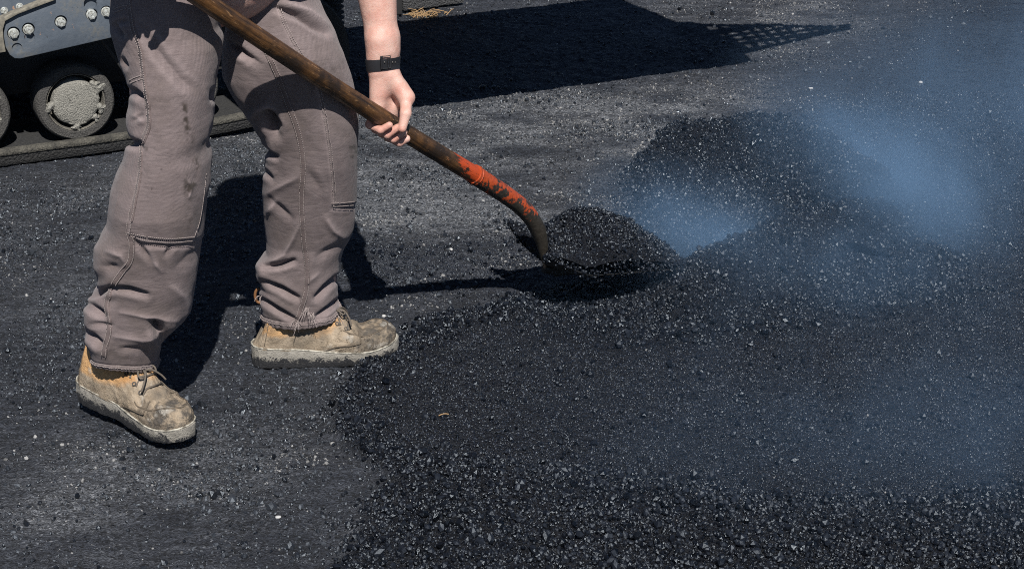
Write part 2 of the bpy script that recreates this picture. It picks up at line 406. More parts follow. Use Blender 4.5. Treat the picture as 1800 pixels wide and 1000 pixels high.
# ---- machine
m = MT('scuffed_blue_grey_plate'); n1 = m.noise(9, 6, 0.65); n2 = m.noise(70, 5, 0.7); z = m.sep(m.co())[2]
c = m.mix(m.ramp(n1, [(0.3, 0.0), (0.7, 1.0)]), (0.060, 0.076, 0.098), (0.105, 0.120, 0.138))
c = m.mix(m.ramp(m.math('ADD', n1, m.math('MULTIPLY', m.math('SUBTRACT', n2, 0.5), 0.5)), [(0.55, 0.0), (0.70, 0.8)]), c, (0.13, 0.122, 0.103))
c = m.mix(m.ramp(n2, [(0.30, 0.9), (0.37, 0.0)]), c, (0.035, 0.034, 0.033))
c = m.mix(m.math('MULTIPLY', m.ramp(m.noise(21, 5, 0.6), [(0.66, 0.0), (0.69, 1.0)]), 0.8), c, (0.36, 0.20, 0.11))
m.set(Base_Color=c, Roughness=m.ramp(n2, [(0.3, 0.45), (0.7, 0.7)])); m.put(m.b, 'Normal', m.bump(m.math('ADD', n1, n2), 0.4, 0.003)); MAT_PLATE = m.m
m = MT('dusty_flange'); n2 = m.noise(50, 5, 0.7)
m.set(Base_Color=m.mix(m.ramp(n2, [(0.35, 0.0), (0.65, 1.0)]), (0.10, 0.092, 0.076), (0.25, 0.225, 0.175)), Roughness=0.85); m.put(m.b, 'Normal', m.bump(n2, 0.5, 0.003)); MAT_FLANGE = m.m
m = MT('zinc_bolt'); n2 = m.noise(160, 4, 0.7)
m.set(Base_Color=m.mix(m.ramp(n2, [(0.35, 0.0), (0.62, 1.0)]), (0.26, 0.25, 0.21), (0.55, 0.57, 0.55)), Metallic=0.35, Roughness=0.45); m.put(m.b, 'Normal', m.bump(n2, 0.4, 0.001)); MAT_BOLT = m.m
m = MT('dark_chassis'); n1 = m.noise(8, 5, 0.6)
m.set(Base_Color=m.mix(n1, (0.012, 0.012, 0.014), (0.035, 0.034, 0.033)), Roughness=0.8); MAT_CHASSIS = m.m
def caked(name, c0, c1, c2, sc=1.0, bs=0.9):
    m = MT(name); n1 = m.noise(22 * sc, 6, 0.7); n2 = m.noise(190 * sc, 4, 0.75); v = m.voro(170 * sc)
    c = m.mix(m.ramp(n2, [(0.32, 0.0), (0.68, 1.0)]), c0, c1)
    c = m.mix(m.ramp(n1, [(0.45, 0.0), (0.68, 1.0)]), c, c2)
    m.set(Base_Color=c, Roughness=0.92); m.put(m.b, 'Normal', m.bump(m.math('ADD', m.math('MULTIPLY', v, -1.0), m.math('ADD', n2, n1)), bs, 0.006)); return m.m
MAT_TYRE = caked('dusty_roller_rubber', (0.030, 0.029, 0.027), (0.085, 0.080, 0.073), (0.055, 0.051, 0.047), 1.2, 0.5)
MAT_HUB = caked('caked_hub', (0.040, 0.038, 0.033), (0.36, 0.345, 0.30), (0.20, 0.19, 0.165), 1.5, 0.5)
MAT_RIM = caked('caked_rim', (0.065, 0.06, 0.05), (0.19, 0.175, 0.145), (0.12, 0.11, 0.092), 1.5, 0.5)
MAT_TRACK = caked('track_rubber', (0.010, 0.010, 0.011), (0.045, 0.044, 0.042), (0.028, 0.027, 0.025), 0.9)
MAT_LIP = caked('track_lip_dust', (0.030, 0.028, 0.024), (0.115, 0.106, 0.085), (0.016, 0.0155, 0.014), 1.0, 0.6)
MAT_MGRIT = caked('gritty_machine_steel', (0.02, 0.021, 0.023), (0.10, 0.10, 0.10), (0.05, 0.05, 0.052), 0.9)
m = MT('dry_straw'); m.set(Base_Color=m.mix(m.noise(90), (0.20, 0.11, 0.045), (0.40, 0.27, 0.14)), Roughness=0.9); MAT_STRAW = m.m
m = MT('white_pebble'); m.set(Base_Color=m.mix(m.noise(200), (0.28, 0.275, 0.265), (0.50, 0.49, 0.475)), Roughness=0.7); MAT_PEB = m.m
# ------------------------------------------------------------------ ground: relief and zones (metres)
def gp(pts):                                           # photo outline -> ground outline
    return np.array([G(x, y)[:2] for x, y in pts])
FRESH = gp([(1100, 335), (1120, 310), (1190, 275), (1330, 255), (1385, 205), (1440, 168), (1500, 120), (1580, 60), (1650, 0), (1760, -90),
            (2300, -90), (2300, 1150), (560, 1150), (600, 1000), (650, 905), (690, 845), (630, 805), (585, 745), (592, 690), (640, 640), (700, 600),
            (745, 560), (840, 548), (900, 528), (1010, 500), (1110, 470), (1130, 400)])
PILE = gp([(1090, 322), (1130, 295), (1190, 272), (1330, 256), (1420, 285), (1520, 335), (1600, 405), (1692, 478), (1698, 520), (1630, 548),
           (1500, 560), (1380, 590), (1250, 612), (1100, 615), (960, 590), (880, 560), (930, 525), (1060, 500), (1110, 430)])
RIDGE1 = gp([(1200, 300), (1330, 285), (1430, 320), (1530, 385)])
RIDGE2 = gp([(1240, 545), (1340, 490), (1420, 455), (1540, 440)])
RIDGE3 = gp([(1500, 420), (1600, 480)])
RIDGE4 = gp([(930, 570), (1040, 575), (1130, 575), (1230, 555)])
EDGE = gp([(900, 545), (800, 565), (725, 600), (650, 650), (608, 695), (603, 745), (645, 795), (720, 835), (860, 845), (1050, 865), (1300, 900), (1500, 915), (1800, 890), (2000, 870)])
BOTTOM = gp([(690, 845), (860, 835), (1050, 850), (1300, 885), (1500, 905), (1800, 875), (2300, 850), (2300, 1200), (540, 1200), (600, 1000), (650, 905)])
SCUFF = gp([(610, 400), (700, 410), (800, 400), (900, 385), (960, 400), (940, 470), (880, 525), (740, 530), (640, 500)])
DUSTS = [((690, 300), 0.22, 1.3), ((760, 345), 0.20, 1.2), ((850, 390), 0.15, 1.0), ((700, 390), 0.16, .7), ((1000, 225), 0.42, 0.75), ((1180, 190), 0.38, 0.7), ((1270, 250), 0.16, 0.8), ((860, 215), 0.3, 0.5),
         ((560, 280), 0.35, 0.35), ((1420, 10), 0.5, 0.6), ((60, 900), 0.22, 0.55), ((250, 830), 0.18, 0.45), ((420, 800), 0.12, 0.4), ((90, 380), 0.4, 0.3), ((100, 520), 0.2, 0.3),
         ((430, 190), 0.3, 0.5), ((1250, 60), 0.4, 0.45)]
DUSTS = [(G(*c)[:2], s, a) for c, s, a in DUSTS]
SCU = gp([(610, 420), (700, 425), (830, 420), (930, 420), (955, 470), (880, 515), (740, 520), (640, 500)])

def zone(x, y):
    wob = 0.020 * fbm(x * 9, y * 9, 3, 5) + 0.012 * fbm(x * 40, y * 40, 2, 6)
    def soft(poly, w):
        d = dist_poly(x, y, poly, True); s = np.where(inside(x, y, poly), d, -d)
        return smoothstep(-w, w, s + wob)
    z = {}
    z['fresh'] = soft(FRESH, 0.015 + 0.35 * smoothstep(4.75, 5.8, y))
    z['pile'] = soft(PILE, 0.05)
    z['bottom'] = soft(BOTTOM, 0.06)
    z['edge'] = np.exp(-(dist_poly(x, y, EDGE) / 0.055) ** 2)
    z['scuff'] = soft(SCU, 0.08) * (1 - z['fresh'])
    d = 0
    for c, s, a in DUSTS:
        d = d + a * np.exp(-((x - c[0]) ** 2 * 0.6 + (y - c[1]) ** 2 * 1.6) / s ** 2)
    z['dust'] = np.clip(1.3 * d * (0.50 + 0.95 * fbm(x * 6, y * 9, 4, 31)), 0, 1) * (1 - z['fresh'])
    return z

def height(x, y, z=None):
    z = z or zone(x, y)
    wx = x + 0.03 * fbm(x * 7, y * 7, 3, 2); wy = y + 0.03 * fbm(x * 7 + 5, y * 7, 3, 3)
    h = 0.012 * z['fresh'] * (0.8 + 0.35 * fbm(x * 5, y * 5, 3, 4))
    def rg(poly, s, a): return a * np.exp(-(dist_poly(wx, wy, poly) / s) ** 2)
    r = np.maximum.reduce([rg(RIDGE1, 0.12, 0.120), rg(RIDGE2, 0.105, 0.115), rg(RIDGE3, 0.12, 0.05), rg(RIDGE4, 0.07, 0.016)])
    h = h + r * (0.35 + 0.65 * z['pile']) + 0.012 * z['pile']
    h = h + 0.010 * z['edge'] * z['fresh'] + 0.010 * z['bottom']
    rough = 0.0032 + 0.003 * z['pile'] + 0.003 * np.maximum(z['bottom'], z['edge'] * z['fresh']) + 0.0008 * z['scuff']
    h = h + rough * (fbm(x * 55, y * 55, 3, 8, 0.65)) * 1.6 + 0.004 * fbm(x * 4, y * 4, 3, 9) + 0.0030 * fbm(x * 16, y * 16, 3, 10)
    return h

def axis(fine, step, lo, hi):
    a = list(np.arange(fine[0], fine[1] + 1e-6, step)); s = step
    up = [a[-1]]; 
    while up[-1] < hi: s *= 1.28; up.append(up[-1] + s)
    s = step; dn = [a[0]]
    while dn[-1] > lo: s *= 1.28; dn.append(dn[-1] - s)
    return np.array(dn[:0:-1] + a + up[1:])
gx = axis((-1.75, 1.75), 0.0075, -400, 400)
gy = axis((2.45, 7.2), 0.0085, -300, 900)
GX, GY = np.meshgrid(gx, gy)
ZN = zone(GX, GY)
HZ = height(GX, GY, ZN)
far = smoothstep(9, 14, np.hypot(GX, GY - 4.5))
HZ = HZ * (1 - far)
nx, ny = len(gx), len(gy)
ii = (np.arange(ny - 1)[:, None] * nx + np.arange(nx - 1)[None, :]).ravel()
gf = np.stack([ii, ii + 1, ii + nx + 1, ii + nx], 1)
gme = bpy.data.meshes.new('asphalt_ground')
gme.vertices.add(nx * ny); gme.vertices.foreach_set('co', np.stack([GX, GY, HZ], -1).astype(np.float32).ravel())
gme.loops.add(len(gf) * 4); gme.loops.foreach_set('vertex_index', gf.astype(np.int32).ravel())
gme.polygons.add(len(gf)); gme.polygons.foreach_set('loop_start', np.arange(0, len(gf) * 4, 4, dtype=np.int32))
gme.update(calc_edges=True); gme.validate()
gme.polygons.foreach_set('use_smooth', np.ones(len(gf), bool))
for nm, arr in (('fresh', ZN['fresh']), ('dust', ZN['dust'])):
    a = gme.attributes.new(nm, 'FLOAT', 'POINT'); a.data.foreach_set('value', np.asarray(arr, np.float32).ravel())
gme.materials.append(MAT_GROUND)
ground = link(bpy.data.objects.new('asphalt_ground', gme), kind='structure')

def ground_z(x, y):
    x = np.atleast_1d(np.asarray(x, float)); y = np.atleast_1d(np.asarray(y, float))
    i = np.clip(np.searchsorted(gx, x) - 1, 0, nx - 2); j = np.clip(np.searchsorted(gy, y) - 1, 0, ny - 2)
    u = (x - gx[i]) / (gx[i + 1] - gx[i]); v = (y - gy[j]) / (gy[j + 1] - gy[j])
    return (HZ[j, i] * (1 - u) + HZ[j, i + 1] * u) * (1 - v) + (HZ[j + 1, i] * (1 - u) + HZ[j + 1, i + 1] * u) * v

# ---- loose stones: instanced crushed rock
def stone_set(name, mat, count, flat=True):
    c = bpy.data.collections.new(name)
    for k in range(count):
        bm = bmesh.new(); bmesh.ops.create_icosphere(bm, subdivisions=1, radius=0.5)
        sx = Vector((random.uniform(0.8, 1.25), random.uniform(0.7, 1.0), random.uniform(0.55, 0.85)))
        for v in bm.verts:
            v.co *= random.uniform(0.72, 1.18); v.co = Vector((v.co.x * sx.x, v.co.y * sx.y, v.co.z * sx.z))
        me = bpy.data.meshes.new('stone'); bm.to_mesh(me); bm.free(); me.materials.append(mat)
        c.objects.link(bpy.data.objects.new('stone', me))
    return c
def scatter_tree(name, coll):
    t = bpy.data.node_groups.new(name, 'GeometryNodeTree')
    t.interface.new_socket('Geometry', in_out='INPUT', socket_type='NodeSocketGeometry')
    t.interface.new_socket('Geometry', in_out='OUTPUT', socket_type='NodeSocketGeometry')
    N = t.nodes.new; L = t.links.new
    gi, go = N('NodeGroupInput'), N('NodeGroupOutput')
    mp, ip, ci = N('GeometryNodeMeshToPoints'), N('GeometryNodeInstanceOnPoints'), N('GeometryNodeCollectionInfo')
    ci.inputs['Collection'].default_value = coll; ci.inputs['Separate Children'].default_value = True; ci.inputs['Reset Children'].default_value = True
    def at(n, ty):
        a = N('GeometryNodeInputNamedAttribute'); a.data_type = ty; a.inputs['Name'].default_value = n; return a.outputs['Attribute']
    L(gi.outputs[0], mp.inputs['Mesh']); L(mp.outputs['Points'], ip.inputs['Points']); L(ci.outputs[0], ip.inputs['Instance'])
    ip.inputs['Pick Instance'].default_value = True
    L(at('pick', 'INT'), ip.inputs['Instance Index'])
    er = N('FunctionNodeEulerToRotation'); L(at('rot', 'FLOAT_VECTOR'), er.inputs[0]); L(er.outputs[0], ip.inputs['Rotation'])
    L(at('scl', 'FLOAT_VECTOR'), ip.inputs['Scale'])
    L(ip.outputs[0], go.inputs[0])
    return t
def scatter(name, pts, size, coll, parent=None, flat=1.0, **props):
    n = len(pts); me = bpy.data.meshes.new(name)
    me.vertices.add(n); me.vertices.foreach_set('co', np.asarray(pts, np.float32).ravel())
    k = len(coll.objects)
    a = me.attributes.new('pick', 'INT', 'POINT'); a.data.foreach_set('value', rng.integers(0, k, n).astype(np.int32))
    a = me.attributes.new('rot', 'FLOAT_VECTOR', 'POINT')
    rt = np.stack([rng.uniform(-math.pi, math.pi, n) * flat, rng.uniform(-math.pi, math.pi, n) * flat, rng.uniform(-math.pi, math.pi, n)], 1)
    a.data.foreach_set('vector', rt.astype(np.float32).ravel())
    a = me.attributes.new('scl', 'FLOAT_VECTOR', 'POINT')
    a.data.foreach_set('vector', np.repeat(np.asarray(size, np.float32)[:, None], 3, 1).ravel())
    o = link(bpy.data.objects.new(name, me), parent, **props)
    md = o.modifiers.new('scatter', 'NODES'); md.node_group = scatter_tree(name, coll)
    return o
ST_COARSE = stone_set('coarse_stones', MAT_STONE, 7)
ST_FINE = stone_set('fine_stones', MAT_FINES, 5)
ST_OLD = stone_set('old_stones', MAT_OLDST, 6)
ST_PALE = stone_set('pale_stones', MAT_PALE, 5)

def candidates(per_m2, margin=0.12, ymax=7.0):
    n = int(per_m2 * (ymax - 2.5) * 4.4)
    y = rng.uniform(2.5, ymax, n); x = rng.uniform(-2.2, 2.2, n)
    k = np.abs(x) < 0.315 * y + margin
    x, y = x[k], y[k]
    return x, y
def keep(x, y, prob):
    k = rng.random(len(x)) < prob; return x[k], y[k]
# coarse fresh mix
x, y = candidates(36000, ymax=5.4)
zc = zone(x, y)
rdg = np.exp(-(np.minimum(dist_poly(x, y, RIDGE1), dist_poly(x, y, RIDGE2)) / 0.2) ** 2)
pr = np.clip(0.9 * zc['pile'] + 0.85 * zc['bottom'] + 0.8 * zc['edge'] * np.maximum(zc['fresh'], 0.25) + 0.045 * zc['fresh'] * (1 + 2.2 * smoothstep(0, .5, fbm(x * 8, y * 8, 3, 61))) + 0.09 * zc['scuff'], 0, 1)
k = rng.random(len(x)) < pr; x, y = x[k], y[k]
sz = np.clip(rng.lognormal(math.log(0.0066), 0.45, len(x)), 0.0032, 0.021)
# thin out far rows: a stone under a pixel tall adds nothing
zz = ground_z(x, y) + sz * rng.uniform(-0.15, 0.5, len(x))
scatter('loose_hot_mix_stones', np.stack([x, y, zz], 1), sz, ST_COARSE, kind='stuff', label='loose black bitumen coated stones of the fresh hot mix', category='gravel')
# fines on the raked mat
x, y = candidates(42000, ymax=5.6)
zc = zone(x, y)
pr = np.clip(0.95 * zc['fresh'] * (1 - 0.6 * zc['pile']) * (1 - 0.6 * zc['bottom']) + 0.75 * zc['scuff'], 0, 1) * np.clip(1.25 - (y - 3.0) * 0.2, 0.35, 1)
k = rng.random(len(x)) < pr; x, y = x[k], y[k]
sz = np.clip(rng.lognormal(math.log(0.0040), 0.28, len(x)), 0.0025, 0.008)
scatter('raked_mix_fines', np.stack([x, y, ground_z(x, y) + sz * rng.uniform(-0.25, 0.25, len(x))], 1), sz, ST_FINE, kind='stuff', label='fine black raked hot mix on the new mat', category='gravel')
# bits lying on the worn surface
x, y = candidates(20000, ymax=7.0)
zc = zone(x, y)
cl = smoothstep(-0.1, 0.5, fbm(x * 4, y * 5, 4, 51))
k = rng.random(len(x)) < np.clip((0.16 + 0.85 * cl) * (1 - zc['fresh']) * np.clip(1.2 - (y - 3) * .18, .4, 1), 0, 1); x, y = x[k], y[k]
sz = np.clip(rng.lognormal(math.log(0.0050), 0.50, len(x)), 0.0028, 0.024)
scatter('scattered_grit', np.stack([x, y, ground_z(x, y) + sz * rng.uniform(-0.2, 0.3, len(x))], 1), sz, ST_OLD, kind='stuff', label='dark grit scattered over the worn asphalt', category='grit')
x, y = candidates(13000, ymax=7.0)
zc = zone(x, y)
cl = smoothstep(0.0, 0.6, fbm(x * 5, y * 7, 4, 77))
k = rng.random(len(x)) < np.clip((0.006 + 0.45 * cl ** 3 + 0.9 * zc['dust'] * cl + 0.12 * zc['dust']) * (1 - zc['fresh']) + 0.004 * zc['fresh'], 0, 1); x, y = x[k], y[k]
sz = np.clip(rng.lognormal(math.log(0.0030), 0.50, len(x)), 0.0014, 0.011)
scatter('pale_grit', np.stack([x, y, ground_z(x, y) + sz * rng.uniform(-0.1, 0.3, len(x))], 1), sz, ST_PALE, kind='stuff', label='pale stone chips scattered over the worn asphalt', category='grit')
# ------------------------------------------------------------------ crawler paving machine, left and behind
MA = R(25.5); MO = G(0, 299, 0.0)
MU = np.array([math.cos(MA), math.sin(MA), 0]); MW = np.array([-math.sin(MA), math.cos(MA), 0])   # along the track; away from the camera
machine = empty('paving_machine', tuple(MO), MA, label='crawler paving machine with dusty rubber track and bolted grey side plate', category='paver')
def ML(x, y, t):                                          # photo pixel -> machine frame on the upright plane t
    d = ray(x, y); k = (t - (CAMP - MO) @ MW) / (d @ MW); p = CAMP + d * k - MO
    return np.array([p @ MU, t, p[2]])
def part(mb, name, mat, parent=machine, **kw): return mb.build(name, mat, parent, **kw)
# rubber track: a closed loop running round the rollers
TW, TT = .30, .032
s0, s1, rr = -2.6, ML(548, 200, .15)[0], .19
def loop_path(inset=0.0, n=26):
    r_ = rr - inset; pts = []
    for t in np.linspace(s0, s1 - .12, 60): pts.append((t, inset + .05 * max(0, (t - (s1 - .62)) / .5) ** 2 * .55))
    c = (s1 - .05, rr + .035); 
    for a in np.linspace(-math.pi / 2 + .3, math.pi / 2, n): pts.append((c[0] + r_ * math.cos(a) - .05, c[1] + r_ * math.sin(a)))
    for t in np.linspace(s1 - .12, s0, 30)[1:]: pts.append((t, 2 * rr + .035 - inset))
    for a in np.linspace(math.pi / 2, 3 * math.pi / 2, n)[1:-1]: pts.append((s0 + r_ * math.cos(a), rr + r_ * math.sin(a)))
    return pts
def band(mb, prof):                                       # prof: list of (t across, inset from the outside)
    P_ = [loop_path(i_) for _, i_ in prof]; n = len(P_[0]); m_ = len(prof)
    vs = [(P_[k][q][0], prof[k][0], P_[k][q][1]) for q in range(n) for k in range(m_)]
    mb.add(vs, [(q * m_ + k, q * m_ + (k + 1) % m_, ((q + 1) % n) * m_ + (k + 1) % m_, ((q + 1) % n) * m_ + k) for q in range(n) for k in range(m_)])
k = MB(); band(k, [(0.034, 0), (0.010, .007), (0.0, .022), (0.0, .046), (0.010, .054), (0.022, .054), (0.032, .044), (.075, .044), (TW - .03, .044), (TW - .02, .054), (TW - .004, .054), (TW, .044), (TW, .010), (TW - .012, 0)])
track = part(k, 'rubber_track', MAT_TRACK, auto=35)
k = MB(); band(k, [(-.003, .0545), (-.0055, .050), (-.0045, .041), (.003, .036), (.018, .0535), (.016, .0585), (.004, .0585)]); part(k, 'track_lip', MAT_LIP, track, auto=60)
# road rollers standing in the track
def roller(cx, cz, rad, t0):
    w = empty('track_roller', (cx, t0, cz), 0, machine)
    ax_ = (0, -1, 0)
    k = MB(); k.lathe([(rad * .73, -.09), (rad * .985, -.09), (rad, -.08), (rad, -.012), (rad * .985, 0), (rad * .93, .006), (rad * .77, .007), (rad * .745, .001), (rad * .73, -.012), (rad * .73, -.09)], (0, 0, 0), ax_, 72)
    k.build('tyre', MAT_TYRE, w, True, 40)
    k = MB(); prof = [(rad * .745, -.004), (rad * .735, .003), (rad * .715, .002), (rad * .700, -.008), (rad * .68, -.050), (rad * .02, -.052)]
    k.lathe(prof, (0, 0, 0), ax_, 72); rim_ = k.build('rim', MAT_RIM, w, True, 50)
    k = MB(); n = 80; rings = []
    for r_, h in ((.60, -.05), (.605, -.006), (.585, .006), (.50, .0095), (.35, .011), (.18, .0118), (.01, .012)):
        rings.append([(rad * r_ * (1 + .018 * math.sin(5 * a + 1) + .012 * math.sin(13 * a)) * math.cos(a), -(h + .0007 * math.sin(3 * a + r_ * 9)), rad * r_ * (1 + .02 * math.sin(4 * a)) * math.sin(a)) for a in np.linspace(0, 2 * math.pi, n, endpoint=False)])
    k.add([p for r_ in rings for p in r_], [(i * n + j, i * n + (j + 1) % n, (i + 1) * n + (j + 1) % n, (i + 1) * n + j) for i in range(len(rings) - 1) for j in range(n)] + [tuple(range((len(rings) - 1) * n, len(rings) * n))])
    k.build('hub', MAT_HUB, w, True, 60)
    for a, sz in ((R(28), .24), (R(38), .16), (R(-92), .15), (R(-176), .21), (R(-20), .18), (R(-45), .15)):
        k = MB(); bm = bmesh.new(); bmesh.ops.create_icosphere(bm, subdivisions=3, radius=1)
        vs = [(rad * (.655 * math.cos(a) + sz * .72 * v.co.x * (1 + .6 * vn)), -.000 + .011 * v.co.y * (1 + .4 * vn), rad * (.655 * math.sin(a) + sz * .62 * v.co.z * (1 + .6 * vn))) for v in bm.verts for vn in (float(vnoise(np.array(v.co.x * 2.5 + a), np.array(v.co.z * 2.5), 4)),)]
        k.add(vs, [tuple(v.index for v in f.verts) for f in bm.faces]); bm.free(); k.build('caked_dirt', MAT_HUB, w, True, 60)
    return w
WC = ML(133, 180, .035); WR = (WC[2] - .046) * 0.995
roller(WC[0], WC[2], WR, .035)
roller(WC[0] - 2.62 * WR, WC[2], WR, .035)
roller(WC[0] + 2.75 * WR, WC[2] + .006, WR, .035)
# side plate with through holes
PT = -.085
pl = [ML(x, y, PT)[[0, 2]] for x, y in ((96, -6), (70, 5), (30, 19), (10, 30), (7, 44), (6, 62), (10, 84), (17, 97), (26, 103.5), (36, 104), (205, 65), (330, 37), (330, -120), (96, -120))]
mb = MB(); mb.prism(pl, PT, PT + .026, lambda a, b_, c: (a, c, b_))
plate = part(mb, 'side_plate', MAT_PLATE, bevel=.0035, auto=30)
HOLES = [((24, 60), 10.5, 1), ((50, 53), 10.5, 1), ((107, 40), 10.5, 1), ((161, 27), 10, 1), ((187, 22), 9.5, 1), ((159, 7), 11, 0), ((30, 85), 8.5, 2), ((52, 66), 8.5, 2), ((176, -2), 8, 0)]
cut = MB(); ppm = FPX / np.linalg.norm(MO + ML(100, 50, PT)[0] * MU - CAMP)
for (x, y), rpx, kind in HOLES:
    c = ML(x, y + (0 if kind != 1 else -1.5), PT)
    cut.lathe([(rpx / ppm, -.02), (rpx / ppm, .014 if kind != 2 else .005)][::1], c, (0, 1, 0), 28, cap=True)
cutter = cut.build('plate_cut', MAT_CHASSIS, machine, False)
md = plate.modifiers.new('holes', 'BOOLEAN'); md.operation = 'DIFFERENCE'; md.object = cutter; md.solver = 'EXACT'; md.use_self = True
bpy.context.view_layer.update()
dg = bpy.context.evaluated_depsgraph_get(); nm = bpy.data.meshes.new_from_object(plate.evaluated_get(dg)); plate.modifiers.clear(); plate.data = nm
bpy.data.objects.remove(cutter)
def bolt(c, r_, parent, tilt=0.0):
    k = MB(); k.lathe([(r_ * 1.25, .010), (r_ * 1.25, -.003), (r_ * 1.15, -.0045), (r_ * .95, -.0048)], c, (0, 1, 0), 28)
    hexp = [(c[0] + r_ * .98 * math.cos(a), c[2] + r_ * .98 * math.sin(a)) for a in np.linspace(tilt, tilt + 2 * math.pi, 6, endpoint=False)]
    k.prism(hexp, c[1] - .0045, c[1] - .013, lambda a, b_, q: (a, q, b_))
    k.lathe([(r_ * .80, -.0128), (r_ * .74, -.0146), (r_ * .30, -.0150), (r_ * .28, -.0138), (.0002, -.0136)], c, (0, 1, 0), 24)
    k.build('bolt', MAT_BOLT, parent, True, 30)
for i_, ((x, y), rpx, kind) in enumerate(HOLES):
    if kind == 1: bolt(ML(x, y, PT) + np.array([0, .004, 0]), 7.0 / ppm, plate, i_ * .7)
# raised flange along the plate's top and the second plate behind it
fl_ = [ML(x, y, PT - .02) for x, y in ((-60, 66), (-8, 45), (2, 37), (98, -1), (200, -42))]
mb = MB(); q = [ML(x, y, PT)[[0, 2]] for x, y in ((-90, 66), (-4, 33), (40, 14), (96, -8), (96, -1), (66, 10), (30, 24), (8, 36), (4, 50), (5, 68), (9, 90), (-4, 92), (-8, 60), (-90, 84))]
mb.prism(q, PT - .012, PT + .02, lambda a, b_, c: (a, c, b_)); part(mb, 'flange', MAT_FLANGE, bevel=.002, auto=30)
mb = MB(); q = [ML(x, y, PT + .03)[[0, 2]] for x, y in ((-120, 70), (-4, 32), (96, -10), (96, -200), (-120, -200))]
mb.prism(q, PT + .024, PT + .04, lambda a, b_, c: (a, c, b_)); up_plate = part(mb, 'cover_plate', MAT_PLATE, auto=30)
mb = MB(); q = [ML(x, y, PT + .03)[[0, 2]] for x, y in ((-300, 110), (2, 92), (0, 40), (-300, 100))]
mb.prism(q, PT + .02, PT + .045, lambda a, b_, c: (a, c, b_)); part(mb, 'cover_plate', MAT_PLATE, auto=30)
for x, y in ((8, 20), (35, 13)): bolt(ML(x, y, PT + .02) + np.array([0, .006, 0]), 5.0 / ppm, up_plate, .3)
# chassis, frame behind the rollers
mb = MB(); mb.box((s1 - 1.35, .19, .27), (1.15, .035, .10)); part(mb, 'roller_frame', MAT_CHASSIS, bevel=.006)
mb = MB(); mb.box((s1 - 1.4, 1.10, .52), (1.3, .78, .22)); part(mb, 'chassis', MAT_CHASSIS, bevel=.02)
mb = MB(); st = ML(176, 66, .01), ML(222, 130, .01); mb.tube([st[0], st[1]], .006, 10); part(mb, 'stay_rod', MAT_CHASSIS)
# far track, hopper and the lattice added to fleck its shadow
mb = MB(); mb.box((s1 - 1.2, 1.95, .22), (1.3, .15, .215)); part(mb, 'rubber_track', MAT_TRACK, bevel=.05)
mb = MB()
e0, e1 = .62, 2.36
sec = [(-.78, .97), (-.47, .60), (-.10, .58), (.18, .66), (.18, 1.06), (-.78, 1.22)]
mb.prism([(t, z) for t, z in sec], e0, e1, lambda a, b_, c: (c, a, b_)); hopper = part(mb, 'hopper', MAT_MGRIT, bevel=.012)
mb = MB(); mb.box((e1 + .05, -.35, .86), (.05, .20, .05)); part(mb, 'push_roller', MAT_MGRIT, bevel=.012)
# unseen bar lattice added at the hopper's front, shaped to cast a flecked shadow
mb = MB(); rws, cls = 8, 11
for i_ in range(rws + 1):
    z_ = .66 + i_ * .062 + random.uniform(-.022, .022); f_ = np.clip(min((z_ - .66) / .16, (1.16 - z_) / .30), 0, 1); mb.box((e1 + .01 + .30 * f_, -.42, z_), (.30 * f_ + .005, .006, .011 + .007 * random.random()))
for j_ in range(cls + 1):
    x_ = e1 + .02 + j_ * .051 + random.uniform(-.02, .02); f_ = j_ / cls; mb.box((x_, -.42, .90 - .07 * f_), (.008 + .007 * random.random(), .005, .25 - .22 * f_))
part(mb, 'shadow_lattice', MAT_CHASSIS, smooth=False)
mb = MB(); mb.tube([(e1, -.42, .655), (e1 + .60, -.42, .82)], .014, 8); mb.tube([(e1, -.42, 1.155), (e1 + .60, -.42, .84)], .016, 8); part(mb, 'shadow_lattice_frame', MAT_CHASSIS, bevel=.004)
# ribbed hose and posts seen under the hopper
h0 = G(586, 34, 0.10); mb = MB(); zz = np.linspace(-.08, .5, 120); mb.tube([(h0 - MO) @ MU + 0 * zz if False else ((h0 - MO) @ MU, (h0 - MO) @ MW, .10 + z_) for z_ in zz], .034 + .005 * np.sign(np.sin(zz * 330)), 24); part(mb, 'ribbed_hose', MAT_MGRIT, auto=60)
for x, y, wv in ((700, 32, .02), (722, 24, .03), (752, 20, .05), (792, 14, .06)):
    g = G(x, y, 0.0); mb = MB(); mb.box(((g - MO) @ MU, (g - MO) @ MW + .05, .28), (wv, .05, .27)); part(mb, 'support_leg', MAT_CHASSIS if wv < .025 else MAT_MGRIT, bevel=.008)
# ------------------------------------------------------------------ the worker
person = empty('person', (-0.56, 3.35, 0), label='worker in brown canvas trousers and tan boots, gripping a shovel handle', category='person')
bpy.context.view_layer.update()
PO = np.array([-0.56, 3.35, 0.0])                      # the empty's place; parts below are written in its frame

